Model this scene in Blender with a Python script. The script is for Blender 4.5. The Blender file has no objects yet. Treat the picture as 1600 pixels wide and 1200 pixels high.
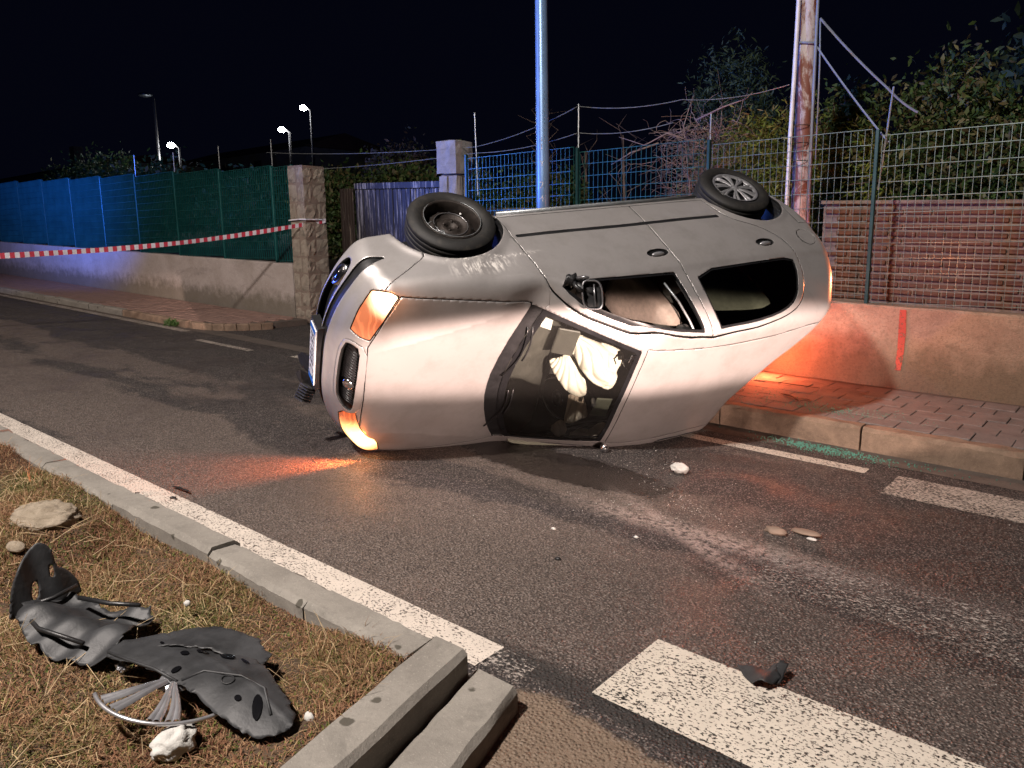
import bpy, math, random
import numpy as np
from mathutils import Matrix, Vector
rng = np.random.default_rng(7); random.seed(7)
S = bpy.context.scene
COL = S.collection
# ---------------------------------------------------------------- camera
cam_d = bpy.data.cameras.new('camera'); cam = bpy.data.objects.new('camera', cam_d); COL.objects.link(cam); S.camera = cam
cam_d.sensor_width = 36; cam_d.lens = 27.0; cam_d.clip_start = .05; cam_d.clip_end = 600
CR = [[0.770394, -0.104816, 0.628893], [0.637449, 0.145654, -0.7566], [-0.012297, 0.983768, 0.179025]]
M4 = Matrix(CR).to_4x4(); M4.translation = Vector((0,0,1.6)); cam.matrix_world = M4
# ---------------------------------------------------------------- night sky, exposure
W = bpy.data.worlds.new('World'); S.world = W; W.use_nodes = True
nt = W.node_tree; bg = nt.nodes['Background']
sky = nt.nodes.new('ShaderNodeTexSky'); sky.sky_type = 'NISHITA'; sky.sun_disc = False
sky.sun_elevation = math.radians(-6.5); sky.sun_rotation = math.radians(120)
mixn = nt.nodes.new('ShaderNodeMix'); mixn.data_type = 'RGBA'; mixn.blend_type = 'ADD'; mixn.inputs[0].default_value = 1
nt.links.new(sky.outputs[0], mixn.inputs[6]); mixn.inputs[7].default_value = (.012, .015, .045, 1)
nt.links.new(mixn.outputs[2], bg.inputs[0]); bg.inputs[1].default_value = .09
S.view_settings.view_transform = 'Standard'; S.view_settings.look = 'None'; S.view_settings.exposure = 0; S.view_settings.gamma = 1
S.view_settings.use_curve_mapping = False
S.cycles.max_bounces = 6; S.cycles.transparent_max_bounces = 16; S.cycles.caustics_reflective = False; S.cycles.caustics_refractive = False
SL = .038
def P(u, v, w=0.0): return (u, v, w - SL*u)
def aim(loc, to):
    return (Vector(to)-Vector(loc)).to_track_quat('-Z','Y').to_euler()
def lamp(name, kind, loc, to, energy, color, size=.3, angle=None, blend=.5, sy=None):
    d = bpy.data.lights.new(name, kind); d.energy = energy; d.color = color
    if kind == 'AREA':
        d.size = size
        if sy: d.shape = 'RECTANGLE'; d.size_y = sy
        if angle: d.spread = math.radians(angle)
    elif kind in ('POINT','SPOT'): d.shadow_soft_size = size
    if kind == 'SPOT': d.spot_size = math.radians(angle); d.spot_blend = blend
    if kind == 'SUN': d.angle = size
    o = bpy.data.objects.new(name, d); COL.objects.link(o); o.location = loc; o.rotation_euler = aim(loc, to)
    return o
# the street lamp over the near kerb, the headlamps of the rescue vehicle standing down the road, the blue beacons up the road
lamp('street_lamp_light', 'SPOT', (-2.6,-2.2,7.2), (-3.2,2.6,0), 5200, (1.0,.90,.83), .22, 140, .9)
lamp('street_lamp_light', 'SPOT', (-15.0,-2.5,7.5), (-15.0,5.0,0), 1900, (1.0,.84,.74), .22, 120, 1)
# dipped headlamps: level cut-off at the top of the beam, hot spot just under it
def beam(loc, az, half, squash, top, energy, blend, col=(1.0,.74,.64)):
    v = math.degrees(math.atan(math.tan(math.radians(half))*squash))
    d = (math.cos(math.radians(az)), math.sin(math.radians(az)), math.tan(math.radians(top-v)))
    o = lamp('vehicle_headlamp_light', 'SPOT', loc, tuple(loc[i]+d[i] for i in range(3)), energy, col, .03, 2*half, blend)
    o.scale = (1, squash, 1); return o
beam((5.0,-1.0,1.02), 143.5, 17, .25, 1.5, 3600, .2)
beam((5.0,-1.0,1.02), 144.5, 17, .125, 1.35, 21000, .65)
lamp('beacon_light', 'SPOT', (-15.5,2.2,2.6), (-18.5,7.4,5.4), 5200, (.02,.15,1.0), .15, 100, 1)
lamp('beacon_light', 'SPOT', (-13.0,.8,2.6), (-5.8,7.9,4.5), 5600, (.07,.20,1.0), .15, 56, 1)
lamp('beacon_light', 'SPOT', (-13.0,.8,2.6), (-4.7,3.3,1.1), 1500, (.07,.14,1.0), .15, 12, 1)
# ---------------------------------------------------------------- materials
MATS = {}
class N:
    """tiny node-graph writer"""
    def __init__(s, name):
        s.m = bpy.data.materials.new(name); s.m.use_nodes = True; s.t = s.m.node_tree; s.b = s.t.nodes['Principled BSDF']; s.out = s.t.nodes['Material Output']
        MATS[name] = s.m
    def n(s, typ, **kw):
        x = s.t.nodes.new(typ)
        for k, v in kw.items():
            if k.startswith('i_'):
                key = k[2:]; key = int(key) if key.isdigit() else key.replace('_',' ')
                s.set(x.inputs[key], v)
            else: setattr(x, k, v)
        return x
    def set(s, inp, v):
        if isinstance(v, bpy.types.NodeSocket): s.t.links.new(v, inp)
        elif isinstance(v, (tuple, list)) and len(v) == 3 and inp.type == 'RGBA': inp.default_value = (*v, 1)
        else: inp.default_value = v
    def pos(s): return s.n('ShaderNodeNewGeometry').outputs['Position']
    def objc(s): return s.n('ShaderNodeTexCoord').outputs['Object']
    def vec(s, v, scale): 
        return s.n('ShaderNodeVectorMath', operation='MULTIPLY', i_0=v, i_1=scale).outputs[0]
    def noise(s, v, scale, detail=4, rough=.6, dist=0):
        return s.n('ShaderNodeTexNoise', i_Vector=v, i_Scale=scale, i_Detail=detail, i_Roughness=rough, i_Distortion=dist).outputs['Fac']
    def vor(s, v, scale, out='Distance'):
        return s.n('ShaderNodeTexVoronoi', i_Vector=v, i_Scale=scale).outputs[out]
    def ramp(s, f, stops, interp='LINEAR'):
        r = s.n('ShaderNodeValToRGB', i_0=f); e = r.color_ramp; e.interpolation = interp
        for i, (p, c) in enumerate(stops):
            el = e.elements[i] if i < 2 else e.elements.new(p)
            el.position = p; el.color = (c, c, c, 1) if not isinstance(c, (tuple, list)) else (*c, 1)
        return r.outputs[0]
    def mix(s, f, a, b, mode='MIX'):
        x = s.n('ShaderNodeMix', data_type='RGBA', blend_type=mode); s.set(x.inputs[0], f); s.set(x.inputs[6], a); s.set(x.inputs[7], b); return x.outputs[2]
    def math(s, op, a, b=0, c=0, clamp=False):
        x = s.n('ShaderNodeMath', operation=op, use_clamp=clamp); s.set(x.inputs[0], a); s.set(x.inputs[1], b); s.set(x.inputs[2], c); return x.outputs[0]
    def sep(s, v): 
        x = s.n('ShaderNodeSeparateXYZ', i_0=v); return x.outputs[0], x.outputs[1], x.outputs[2]
    def bump(s, h, strength=.5, dist=.01):
        x = s.n('ShaderNodeBump', i_Height=h, i_Strength=strength, i_Distance=dist); s.t.links.new(x.outputs[0], s.b.inputs['Normal'])
    def bs(s, **kw):
        for k, v in kw.items(): s.set(s.b.inputs[k.replace('_',' ')], v)
        return s.m
def simple(name, col, rough=.6, metal=0, var=.15, scale=8, bump=0, **kw):
    a = N(name); v = a.objc(); f = a.noise(v, scale, 5)
    lo = tuple(c*(1-var) for c in col); hi = tuple(min(1,c*(1+var)) for c in col)
    a.bs(Base_Color=a.mix(a.ramp(f,[(.3,0),(.7,1)]), lo, hi), Roughness=a.ramp(f,[(.2,max(0,rough-.08)),(.8,min(1,rough+.08))]), Metallic=metal, **kw)
    if bump: a.bump(a.noise(v, scale*6, 4), bump, .01)
    return a.m
# asphalt: pale aggregate in dark binder, paler dusty strips along the wheel tracks, damp dark patches
a = N('asphalt'); v = a.pos(); X, Y, Z_ = a.sep(v)
sp = a.vor(v, 68); sp2 = a.vor(v, 68, 'Color'); spr = a.n('ShaderNodeSeparateColor', i_0=sp2).outputs[0]
big = a.noise(a.vec(v,(.28,1.3,1)), 1.0, 4, .55, .6)
band = a.math('ADD', a.ramp(a.math('ABSOLUTE', a.math('SUBTRACT', Y, 2.62)), [(.25,1),(.75,0)]), a.ramp(a.math('ABSOLUTE', a.math('SUBTRACT', Y, 3.85)), [(.15,.55),(.6,0)]))
dust = a.ramp(a.math('ADD', a.math('MULTIPLY', band, .30), a.math('ADD', a.math('MULTIPLY',big,.75), a.math('MULTIPLY', a.noise(v,2.2,5,.7,1.0), .35))), [(.635,0),(.70,1)])
dust = a.math('MULTIPLY', dust, a.ramp(a.math('ADD',X,a.math('MULTIPLY',big,1.2)),[(0,1),(1,.45)])) if False else a.math('MULTIPLY', dust, a.ramp(a.math('MULTIPLY',a.math('ADD',X,3.2),.4),[(.35,1),(.85,.42)]))
base = a.mix(dust, (.026,.022,.0215), (.115,.090,.077))
fine = a.noise(v, 160, 3, .7)
base = a.mix(a.ramp(fine,[(.35,.0),(.75,1)]), a.mix(1.0, base, (.40,.40,.40), 'MULTIPLY'), a.mix(1.0, base, (2.0,1.95,1.9), 'MULTIPLY'))
grit = a.math('MULTIPLY', a.ramp(sp,[(.18,1),(.42,0)]), a.ramp(spr,[(.60,0),(.66,1)]))
base = a.mix(a.math('MULTIPLY',a.math('MULTIPLY',grit,a.ramp(a.noise(v,2.0,3),[(.3,.5),(.7,1)])),.85), base, (.34,.29,.26))
g3 = a.n('ShaderNodeSeparateColor', i_0=a.vor(v,150,'Color')).outputs
base = a.mix(a.math('MULTIPLY', a.ramp(g3[0],[(.70,0),(.76,1)]), .55), base, (.24,.20,.18))
base = a.mix(a.math('MULTIPLY', a.ramp(g3[1],[(.66,0),(.70,1)]), .65), base, (.014,.012,.012))
spk = a.math('MULTIPLY', a.ramp(a.vor(v,30),[(.05,1),(.09,0)]), a.ramp(a.noise(v,3.1,2),[(.5,0),(.6,1)]))
base = a.mix(spk, base, (.42,.39,.34))
# damp patch under the bonnet
dx = a.math('DIVIDE', a.math('ADD', X, 3.0), 1.0); dy = a.math('DIVIDE', a.math('SUBTRACT', Y, 4.08), .30)
r2 = a.math('ADD', a.math('MULTIPLY',dx,dx), a.math('MULTIPLY',dy,dy))
wet = a.ramp(a.math('ADD', r2, a.math('MULTIPLY', a.noise(v,9,4,.7), 1.1)), [(.85/2,1),(1.15/2,0)]) if False else a.ramp(a.math('MULTIPLY', a.math('ADD', r2, a.math('MULTIPLY', a.noise(v,9,4,.7), 1.1)), .5), [(.62,1),(.74,0)])
base = a.mix(a.math('MULTIPLY',wet,.75), base, (.010,.007,.006))
# pale scrape marks beside the roof
s1 = a.math('ABSOLUTE', a.math('ADD', a.math('SUBTRACT', Y, 3.62), a.math('MULTIPLY', a.math('ADD', X, 1.9), .55)))
scr = a.math('MULTIPLY', a.ramp(s1,[(.02,1),(.10,0)]), a.ramp(a.math('ABSOLUTE',a.math('ADD',X,1.8)),[(.25,1),(.75,0)]))
s2 = a.math('ABSOLUTE', a.math('SUBTRACT', Y, 3.62)); scr2 = a.math('MULTIPLY', a.ramp(s2,[(.03,1),(.16,0)]), a.ramp(a.math('ABSOLUTE',a.math('ADD',X,1.75)),[(.4,1),(1.0,0)]))
scr = a.math('MULTIPLY', a.math('MAXIMUM', scr, scr2), a.ramp(a.noise(v,30,5,.75),[(.40,0),(.55,1)]))
base = a.mix(a.math('MULTIPLY',scr,.95), base, (.34,.27,.24))
# tar strip in front of the island and the sand washed over it
cr = a.math('ABSOLUTE', a.math('SUBTRACT', a.math('SUBTRACT', Y, 1.99), a.math('MULTIPLY', a.noise(v,3,3), .10)))
tar = a.math('MULTIPLY', a.ramp(cr,[(.035,1),(.06,0)]), a.ramp(X,[(0,0),(1,0)]))
base_y = Y
tarx = a.ramp(a.math('MULTIPLY', a.math('ADD', X, 2.3), .5), [(.15,0),(.3,1)])
tar = a.math('MULTIPLY', a.ramp(cr,[(.04,1),(.075,0)]), tarx)
base = a.mix(a.math('MULTIPLY',tar,.85), base, (.022,.020,.019))
sd = a.math('ADD', a.math('SUBTRACT', 1.93, Y), a.math('MULTIPLY', a.math('SUBTRACT', a.noise(v,7,4), .5), .25))
sand = a.math('MULTIPLY', a.ramp(sd,[(.0,0),(.04,1)]), a.ramp(a.math('ADD', a.math('ADD',X,2.0), a.math('MULTIPLY',a.noise(v,5,3),.3)),[(.50,0),(.62,1)]))
base = a.mix(a.math('MULTIPLY',sand,.8), base, a.mix(a.noise(v,14,4), (.16,.11,.075), (.23,.17,.12)))
# hairline cracks
ck = a.ramp(a.n('ShaderNodeTexVoronoi', feature='DISTANCE_TO_EDGE', i_Vector=a.vec(v,(.5,1,1)), i_Scale=.42).outputs[0], [(.0012,1),(.004,0)])
base = a.mix(a.math('MULTIPLY',a.math('MULTIPLY',ck,a.ramp(a.noise(v,1.1,2),[(.5,0),(.6,1)])),.5), base, (.012,.011,.011))
a.bs(Base_Color=base, Roughness=a.mix(wet, a.mix(grit,a.mix(a.ramp(a.noise(v,1.3,4,.6,.8),[(.45,0),(.62,1)]),(.80,.80,.80),(.48,.48,.48)),(.45,.45,.45)), (.22,.22,.22)), Specular_IOR_Level=.45)
a.bump(a.math('ADD', a.math('MULTIPLY',fine,.5), a.ramp(sp,[(.0,1),(.6,0)])), .9, .010)
def worn_paint(name, col, thr, soft=.06, scale=38):
    a = N(name); v = a.pos()
    f = a.math('ADD', a.math('MULTIPLY', a.noise(a.vec(v,(.8,1.15,1)), scale, 3, .6), .80), a.math('MULTIPLY', a.noise(v, 3.3, 4, .7), .20))
    k = a.ramp(f, [(thr-soft,0),(thr+soft,1)])
    dirt = a.noise(v, 11, 5)
    a.bs(Base_Color=a.mix(dirt, tuple(c*.7 for c in col), tuple(min(1,c*1.1) for c in col)), Roughness=.7)
    tr = a.n('ShaderNodeBsdfTransparent'); mx = a.n('ShaderNodeMixShader', i_0=k); a.t.links.new(tr.outputs[0], mx.inputs[1]); a.t.links.new(a.b.outputs[0], mx.inputs[2]); a.t.links.new(mx.outputs[0], a.out.inputs[0])
    a.bump(f, .3, .004); return a.m
worn_paint('paint_solid', (.62,.55,.48), .43, .03, 95); worn_paint('paint_worn', (.60,.54,.46), .445, .03, 90); worn_paint('paint_faded', (.34,.30,.27), .57, .05, 62); worn_paint('paint_thin', (.42,.36,.31), .475, .04, 70)
def concrete(name, col, dark, speck=.5, sc=1, moss=0, bump=.35):
    a = N(name); v = a.pos(); X, Y, Zz = a.sep(v)
    f = a.noise(v, 3*sc, 6, .65, .4); g = a.noise(v, 38*sc, 5, .75)
    c = a.mix(a.ramp(f,[(.3,0),(.7,1)]), dark, col)
    c = a.mix(a.math('MULTIPLY', a.ramp(g,[(.38,1),(.5,0)]), speck), c, tuple(x*.4 for x in col))
    c = a.mix(a.math('MULTIPLY', a.ramp(a.noise(v,90*sc,3,.8),[(.6,0),(.68,1)]), .35), c, tuple(min(1,x*1.8) for x in col))
    if moss:
        h = a.math('ADD', Zz, a.math('MULTIPLY', X, SL))
        mm = a.ramp(a.math('ADD', h, a.math('MULTIPLY', a.noise(v,6,5,.7), -.55)), [(moss-.32,1),(moss+.0,0)])
        c = a.mix(a.math('MULTIPLY',mm,.7), c, a.mix(g,(.05,.045,.03),(.13,.11,.07)))
    st_=a.noise(a.vec(v,(1.2,1.2,3.0)), 2.2*sc, 5, .7, .8); c = a.mix(a.math('MULTIPLY', a.ramp(st_,[(.55,0),(.68,1)]), .45), c, tuple(x*.35 for x in col))
    a.bs(Base_Color=c, Roughness=.88, Specular_IOR_Level=.3); a.bump(a.math('ADD',a.math('MULTIPLY',g,.6),a.noise(v,120*sc,3)), bump, .012); return a
concrete('plaster', (.30,.27,.24), (.20,.17,.14), .25, .6, .36)
concrete('plaster_left', (.46,.40,.38), (.32,.27,.24), .12, .5, .22)
a = concrete('plaster_right', (.36,.28,.21), (.22,.16,.12), .5, 1.1, .42, .5)
concrete('kerb_concrete', (.27,.25,.22), (.18,.165,.145), .2, 1.2, 0, .25)
a = MATS['kerb_concrete']; t=a.node_tree; b_=t.nodes['Principled BSDF']; old=b_.inputs['Base Color'].links[0].from_socket
vo=t.nodes.new('ShaderNodeTexVoronoi'); vo.inputs['Scale'].default_value=7; ge=t.nodes.new('ShaderNodeNewGeometry'); t.links.new(ge.outputs['Position'],vo.inputs['Vector'])
nz=t.nodes.new('ShaderNodeTexNoise'); nz.inputs['Scale'].default_value=40; t.links.new(ge.outputs['Position'],nz.inputs['Vector'])
ad=t.nodes.new('ShaderNodeMath'); ad.operation='MULTIPLY_ADD'; t.links.new(nz.outputs['Fac'],ad.inputs[0]); ad.inputs[1].default_value=.16; t.links.new(vo.outputs['Distance'],ad.inputs[2])
rr=t.nodes.new('ShaderNodeValToRGB'); rr.color_ramp.elements[0].position=.20; rr.color_ramp.elements[0].color=(1,1,1,1); rr.color_ramp.elements[1].position=.235; rr.color_ramp.elements[1].color=(0,0,0,1); t.links.new(ad.outputs[0],rr.inputs[0])
mxx=t.nodes.new('ShaderNodeMix'); mxx.data_type='RGBA'; t.links.new(rr.outputs[0],mxx.inputs[0]); t.links.new(old,mxx.inputs[6]); mxx.inputs[7].default_value=(.075,.068,.055,1); t.links.new(mxx.outputs[2],b_.inputs['Base Color'])
concrete('kerb_tan', (.30,.21,.15), (.13,.09,.065), .35, 1.6, 0, .45)
concrete('tile_concrete', (.20,.175,.165), (.13,.112,.105), .3, 1.5)
concrete('joint_mortar', (.13,.105,.09), (.08,.065,.055), .3, 2)
concrete('paver_red', (.30,.19,.155), (.20,.13,.11), .2, 2)
concrete('stone', (.40,.34,.28), (.25,.21,.17), .3, 2.2, 0, .8)
concrete('pillar_concrete', (.33,.31,.30), (.20,.185,.175), .25, 1.4, 0, .6)
concrete('mortar', (.27,.21,.17), (.16,.12,.10), .3, 2.5)
concrete('brick', (.19,.085,.055), (.11,.055,.038), .4, 4)
concrete('soil', (.10,.065,.04), (.05,.034,.022), .5, 3)
concrete('garden_soil', (.03,.025,.018), (.015,.012,.01), .4, 1)
concrete('house_plaster', (.20,.17,.14), (.12,.10,.09), .2, .3)
concrete('roof_tile', (.16,.08,.05), (.09,.05,.035), .2, .5)
concrete('rock', (.62,.52,.40), (.36,.29,.21), .4, 5, 0, .9)
# metallic car paint: silver with a fine flake, dust and scuffs
a = N('car_paint'); v = a.objc()
du = a.noise(v, 5, 6, .7); fl = a.noise(v, 900, 2)
c = a.mix(a.ramp(du,[(.45,0),(.75,1)]), (.50,.475,.465), (.41,.385,.37))
c = a.mix(a.math('MULTIPLY', a.ramp(a.noise(v,230,4,.8),[(.63,0),(.70,1)]), .3), c, (.62,.58,.54))
cx_,cy_,cz_=a.sep(v)
m1=a.math('MULTIPLY', a.ramp(a.math('ABSOLUTE',a.math('ADD',cx_,.92)),[(.10,1),(.26,0)]), a.math('MULTIPLY', a.ramp(a.math('ABSOLUTE',a.math('SUBTRACT',cz_,.735)),[(.02,1),(.085,0)]), a.ramp(cy_,[(0,1),(.01,0)])))
scf=a.math('MULTIPLY', m1, a.ramp(a.noise(a.vec(v,(62,9,9)),1.0,5,.75),[(.50,0),(.58,1)]))
m2=a.math('MULTIPLY', a.ramp(a.math('ABSOLUTE',a.math('ADD',cx_,1.0)),[(.20,1),(.40,0)]), a.ramp(a.math('ABSOLUTE',a.math('SUBTRACT',cz_,.665)),[(.01,1),(.03,0)]))
scf=a.math('MAXIMUM', scf, a.math('MULTIPLY', m2, a.ramp(a.noise(v,40,4,.8),[(.52,0),(.6,1)])))
c=a.mix(a.math('MULTIPLY',scf,.75), c, (.72,.69,.64))
a.bs(Base_Color=c, Metallic=a.math('MULTIPLY', a.math('SUBTRACT',1,scf), .60), Roughness=a.math('ADD', .38, a.math('MULTIPLY', du, .12)), Coat_Weight=.35, Coat_Roughness=.12, Specular_IOR_Level=.5)
a.bump(a.noise(v,3,2), .03, .02)
a = N('tyre_rubber'); v = a.objc(); f = a.noise(v,14,6,.7)
a.bs(Base_Color=a.mix(a.ramp(f,[(.5,0),(.75,1)]),(.010,.0095,.009),(.040,.034,.027)), Roughness=.68); a.bump(a.noise(v,120,3),.3,.003)
simple('black_plastic', (.014,.014,.015), .42, 0, .3, 12, .15)
simple('black_trim', (.010,.010,.011), .3, 0, .2, 12)
simple('dark_interior', (.016,.015,.014), .8, 0, .3, 9)
simple('dash_plastic', (.055,.052,.046), .55, 0, .2, 10, .2)
simple('seat_fabric', (.14,.115,.095), .95, 0, .2, 30, .4)
simple('seat_dark', (.11,.11,.09), .95, 0, .2, 30, .4)
simple('airbag_cloth', (.50,.47,.40), .85, 0, .06, 22, .12)
simple('airbag_shade', (.60,.50,.40), .9, 0, .1, 22, .12)  # beige cloth of the hanging pieces
simple('visor_cloth', (.16,.17,.13), .8)
simple('chrome', (.62,.62,.64), .18, 1, .1)
simple('hubcap_silver', (.52,.52,.54), .32, .75, .15, 14)
simple('rusty_steel', (.028,.022,.019), .55, .5, .5, 20, .3)
simple('galvanised', (.30,.32,.33), .45, .6, .2)
simple('wire_green', (.008,.085,.085), .42, .1, .25, 3)
simple('post_dark', (.010,.050,.055), .45, .2, .2)
simple('wire_green_pale', (.13,.18,.17), .42, .4, .4, 2.5)
simple('lamp_metal', (.17,.30,.50), .38, .35, .1, 4)  # part of the beacon's blue light is put into this base colour
simple('white_paper', (.50,.49,.46), .8, 0, .1, 30, .3)
simple('plate_white', (.72,.72,.72), .4); simple('plate_blue', (.01,.13,.50), .4); simple('plate_ink', (.03,.03,.035), .5)
simple('white_paint', (.72,.72,.70), .6)
simple('tape_red', (.62,.06,.10), .35); simple('tape_white', (.80,.78,.86), .35)
simple('twig_bark', (.16,.10,.075), .9, 0, .3, 20, .3); simple('vine_bark', (.20,.14,.12), .9, 0, .3, 6)
simple('bare_metal', (.25,.25,.26), .35, .8); simple('wood_dark', (.04,.018,.010), .7, 0, .4, 20)
simple('straw_pale', (.42,.31,.18), .8); simple('card_beige', (.20,.145,.11), .8); simple('red_tag', (.6,.04,.03), .5)
simple('conduit_pale', (.62,.62,.66), .45); simple('rope', (.18,.22,.30), .7)
simple('liner_plastic', (.024,.025,.027), .55, 0, .55, 9, .15)
simple('gap_black', (.008,.008,.008), .6)
simple('wet_spot', (.005,.005,.006), .15)
a = N('red_spray'); v = a.pos(); k = a.ramp(a.noise(v,30,4,.7),[(.36,0),(.46,1)]); a.bs(Base_Color=(.36,.07,.05), Roughness=.85)
tr = a.n('ShaderNodeBsdfTransparent'); mx = a.n('ShaderNodeMixShader', i_0=k); a.t.links.new(tr.outputs[0], mx.inputs[1]); a.t.links.new(a.b.outputs[0], mx.inputs[2]); a.t.links.new(mx.outputs[0], a.out.inputs[0])
a = N('gate_paint'); v = a.pos(); st = a.noise(a.vec(v,(26,26,1.1)), 1.0, 5, .75)
a.bs(Base_Color=a.mix(a.ramp(st,[(.54,0),(.60,1)]), (.012,.010,.016), (.26,.245,.24)), Roughness=.6, Metallic=.1)
a = N('gate_brown'); v = a.pos(); st = a.noise(a.vec(v,(30,30,1.3)), 1.0, 5, .75)
a.bs(Base_Color=a.mix(a.ramp(st,[(.60,0),(.66,1)]), (.030,.018,.014), (.30,.24,.19)), Roughness=.65)
a = N('rusted_pole_paint'); v = a.objc(); st = a.noise(a.vec(v,(5,5,2.2)), 1.3, 6, .7, .6); g = a.noise(v,22,4,.7)
a.bs(Base_Color=a.mix(a.ramp(a.math('ADD',st,a.math('MULTIPLY',g,.12)),[(.50,0),(.60,1)]), (.42,.38,.38), (.15,.050,.030)), Roughness=.6); a.bump(st,.4,.01)
a = N('glass'); a.t.nodes.remove(a.b)
tr = a.n('ShaderNodeBsdfTransparent', i_Color=(.86,.90,.87,1)); gl = a.n('ShaderNodeBsdfGlossy', i_Color=(1,1,1,1), i_Roughness=.03)
fr = a.n('ShaderNodeFresnel', i_IOR=1.5); mx = a.n('ShaderNodeMixShader', i_0=fr.outputs[0]); hz = a.n('ShaderNodeBsdfDiffuse', i_Color=(.5,.48,.45,1)); mh = a.n('ShaderNodeMixShader', i_0=.014); a.t.links.new(tr.outputs[0], mh.inputs[1]); a.t.links.new(hz.outputs[0], mh.inputs[2]); a.t.links.new(mh.outputs[0], mx.inputs[1]); a.t.links.new(gl.outputs[0], mx.inputs[2]); a.t.links.new(mx.outputs[0], a.out.inputs[0])
a = N('tinted_glass'); a.t.nodes.remove(a.b)
tr = a.n('ShaderNodeBsdfTransparent', i_Color=(.55,.60,.55,1)); gl = a.n('ShaderNodeBsdfGlossy', i_Color=(1,1,1,1), i_Roughness=.04)
fr = a.n('ShaderNodeFresnel', i_IOR=1.5); mx = a.n('ShaderNodeMixShader', i_0=fr.outputs[0]); a.t.links.new(tr.outputs[0], mx.inputs[1]); a.t.links.new(gl.outputs[0], mx.inputs[2]); a.t.links.new(mx.outputs[0], a.out.inputs[0])
def emis(name, col, strength):
    a = N(name); a.bs(Base_Color=(.02,.02,.02), Emission_Color=col, Emission_Strength=strength); return a.m
emis('lamp_white', (.85,.93,1), 150)
def lens(name, centre, r0, r1, hot, warm, lo):
    """lit indicator lens: brightest at its bulb, the reflector ripples show towards the dark end"""
    a = N(name); v = a.objc(); d = a.n('ShaderNodeVectorMath', operation='DISTANCE', i_0=v, i_1=centre).outputs['Value']
    t = a.math('DIVIDE', a.math('SUBTRACT', d, r0), r1-r0, clamp=True)
    wv = a.n('ShaderNodeTexWave', i_Vector=a.vec(v,(1,1.0,1.6)), i_Scale=9, i_Distortion=6, i_Detail=1).outputs['Fac']
    e = a.mix(a.ramp(t,[(0,0),(1,1)]), hot, warm)
    st = a.math('ADD', a.math('MULTIPLY', a.ramp(t,[(0,1),(.8,.0)]), 4.5), a.math('ADD', lo, a.math('MULTIPLY', a.ramp(wv,[(.55,0),(.95,1)]), lo*.9)))
    a.bs(Base_Color=(.30,.12,.06), Roughness=.08, Emission_Color=e, Emission_Strength=st, Coat_Weight=.6, Coat_Roughness=.04); return a.m
lens('headlamp_lens', (-.33,-.72,.79), .085, .19, (1,.72,.42), (1,.20,.07), .42)
lens('headlamp_lens_low', (-.24,.50,.86), .12, .30, (1,.62,.22), (1,.14,.03), .55)
emis('tail_lit', (1,.10,.03), 5)
def leafmat(name, rough=.6, tr=.25):
    a = N(name); c = a.n('ShaderNodeAttribute', attribute_name='Col').outputs['Color']
    a.bs(Base_Color=c, Roughness=rough, Specular_IOR_Level=.35)
    t = a.n('ShaderNodeBsdfTranslucent', i_Color=c); mx = a.n('ShaderNodeMixShader', i_0=tr); a.t.links.new(a.b.outputs[0], mx.inputs[1]); a.t.links.new(t.outputs[0], mx.inputs[2]); a.t.links.new(mx.outputs[0], a.out.inputs[0]); return a.m
leafmat('leaf'); leafmat('grass_blade', .85, .2); leafmat('waxy_leaf', .45, .15)
a = N('glass_crumb'); a.bs(Base_Color=(.10,.26,.20), Roughness=.15, Specular_IOR_Level=.9)
# ---------------------------------------------------------------- object helpers
def mesh(name, V, F, mat=None, smooth=False, cols=None):
    me = bpy.data.meshes.new(name)
    V = np.asarray(V, dtype=np.float32)
    if isinstance(F, np.ndarray) and F.ndim == 2:
        n, k = F.shape
        if (F < 0).any():
            cnt = (F >= 0).sum(1); loops = F[F >= 0]; starts = np.r_[0, np.cumsum(cnt)[:-1]]
        else: loops = F.ravel(); starts = np.arange(n)*k
        me.vertices.add(len(V)); me.vertices.foreach_set('co', V.ravel())
        me.loops.add(len(loops)); me.loops.foreach_set('vertex_index', loops.astype(np.int32))
        me.polygons.add(n); me.polygons.foreach_set('loop_start', starts.astype(np.int32))
        me.update(calc_edges=True); me.validate()
    else: me.from_pydata([tuple(map(float,v)) for v in V], [], [tuple(int(i) for i in f) for f in F]); me.update()
    if smooth: me.polygons.foreach_set('use_smooth', np.ones(len(me.polygons), bool))
    if cols is not None:
        at = me.color_attributes.new('Col', 'FLOAT_COLOR', 'POINT'); c = np.ones((len(V),4), np.float32); c[:,:3] = cols; at.data.foreach_set('color', c.ravel())
    if mat: me.materials.append(MATS[mat])
    return me
def link(name, me, parent=None, loc=None, rot=None, scale=None):
    o = bpy.data.objects.new(name, me); COL.objects.link(o)
    if parent: o.parent = parent
    if loc is not None: o.location = loc
    if rot is not None: o.rotation_euler = rot
    if scale is not None: o.scale = scale
    return o
def tag(o, label=None, cat=None, group=None, kind=None):
    for k, v in (('label',label),('category',cat),('group',group),('kind',kind)):
        if v: o[k] = v
    return o
def thing(name, label, cat, loc=(0,0,0), group=None):
    return tag(link(name, None, None, loc), label, cat, group)
def part(name, V, F, mat, parent, smooth=False, cols=None, kind=None):
    """V in world coordinates, parent an unrotated thing"""
    V = np.asarray(V, float)
    l = parent.location
    p = parent.parent
    off = np.array(l) + (np.array(p.location) if p else 0)
    me = mesh(name, V-off, F, mat, smooth, cols); o = link(name, me, parent)
    if kind: o['kind'] = kind
    return o
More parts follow.
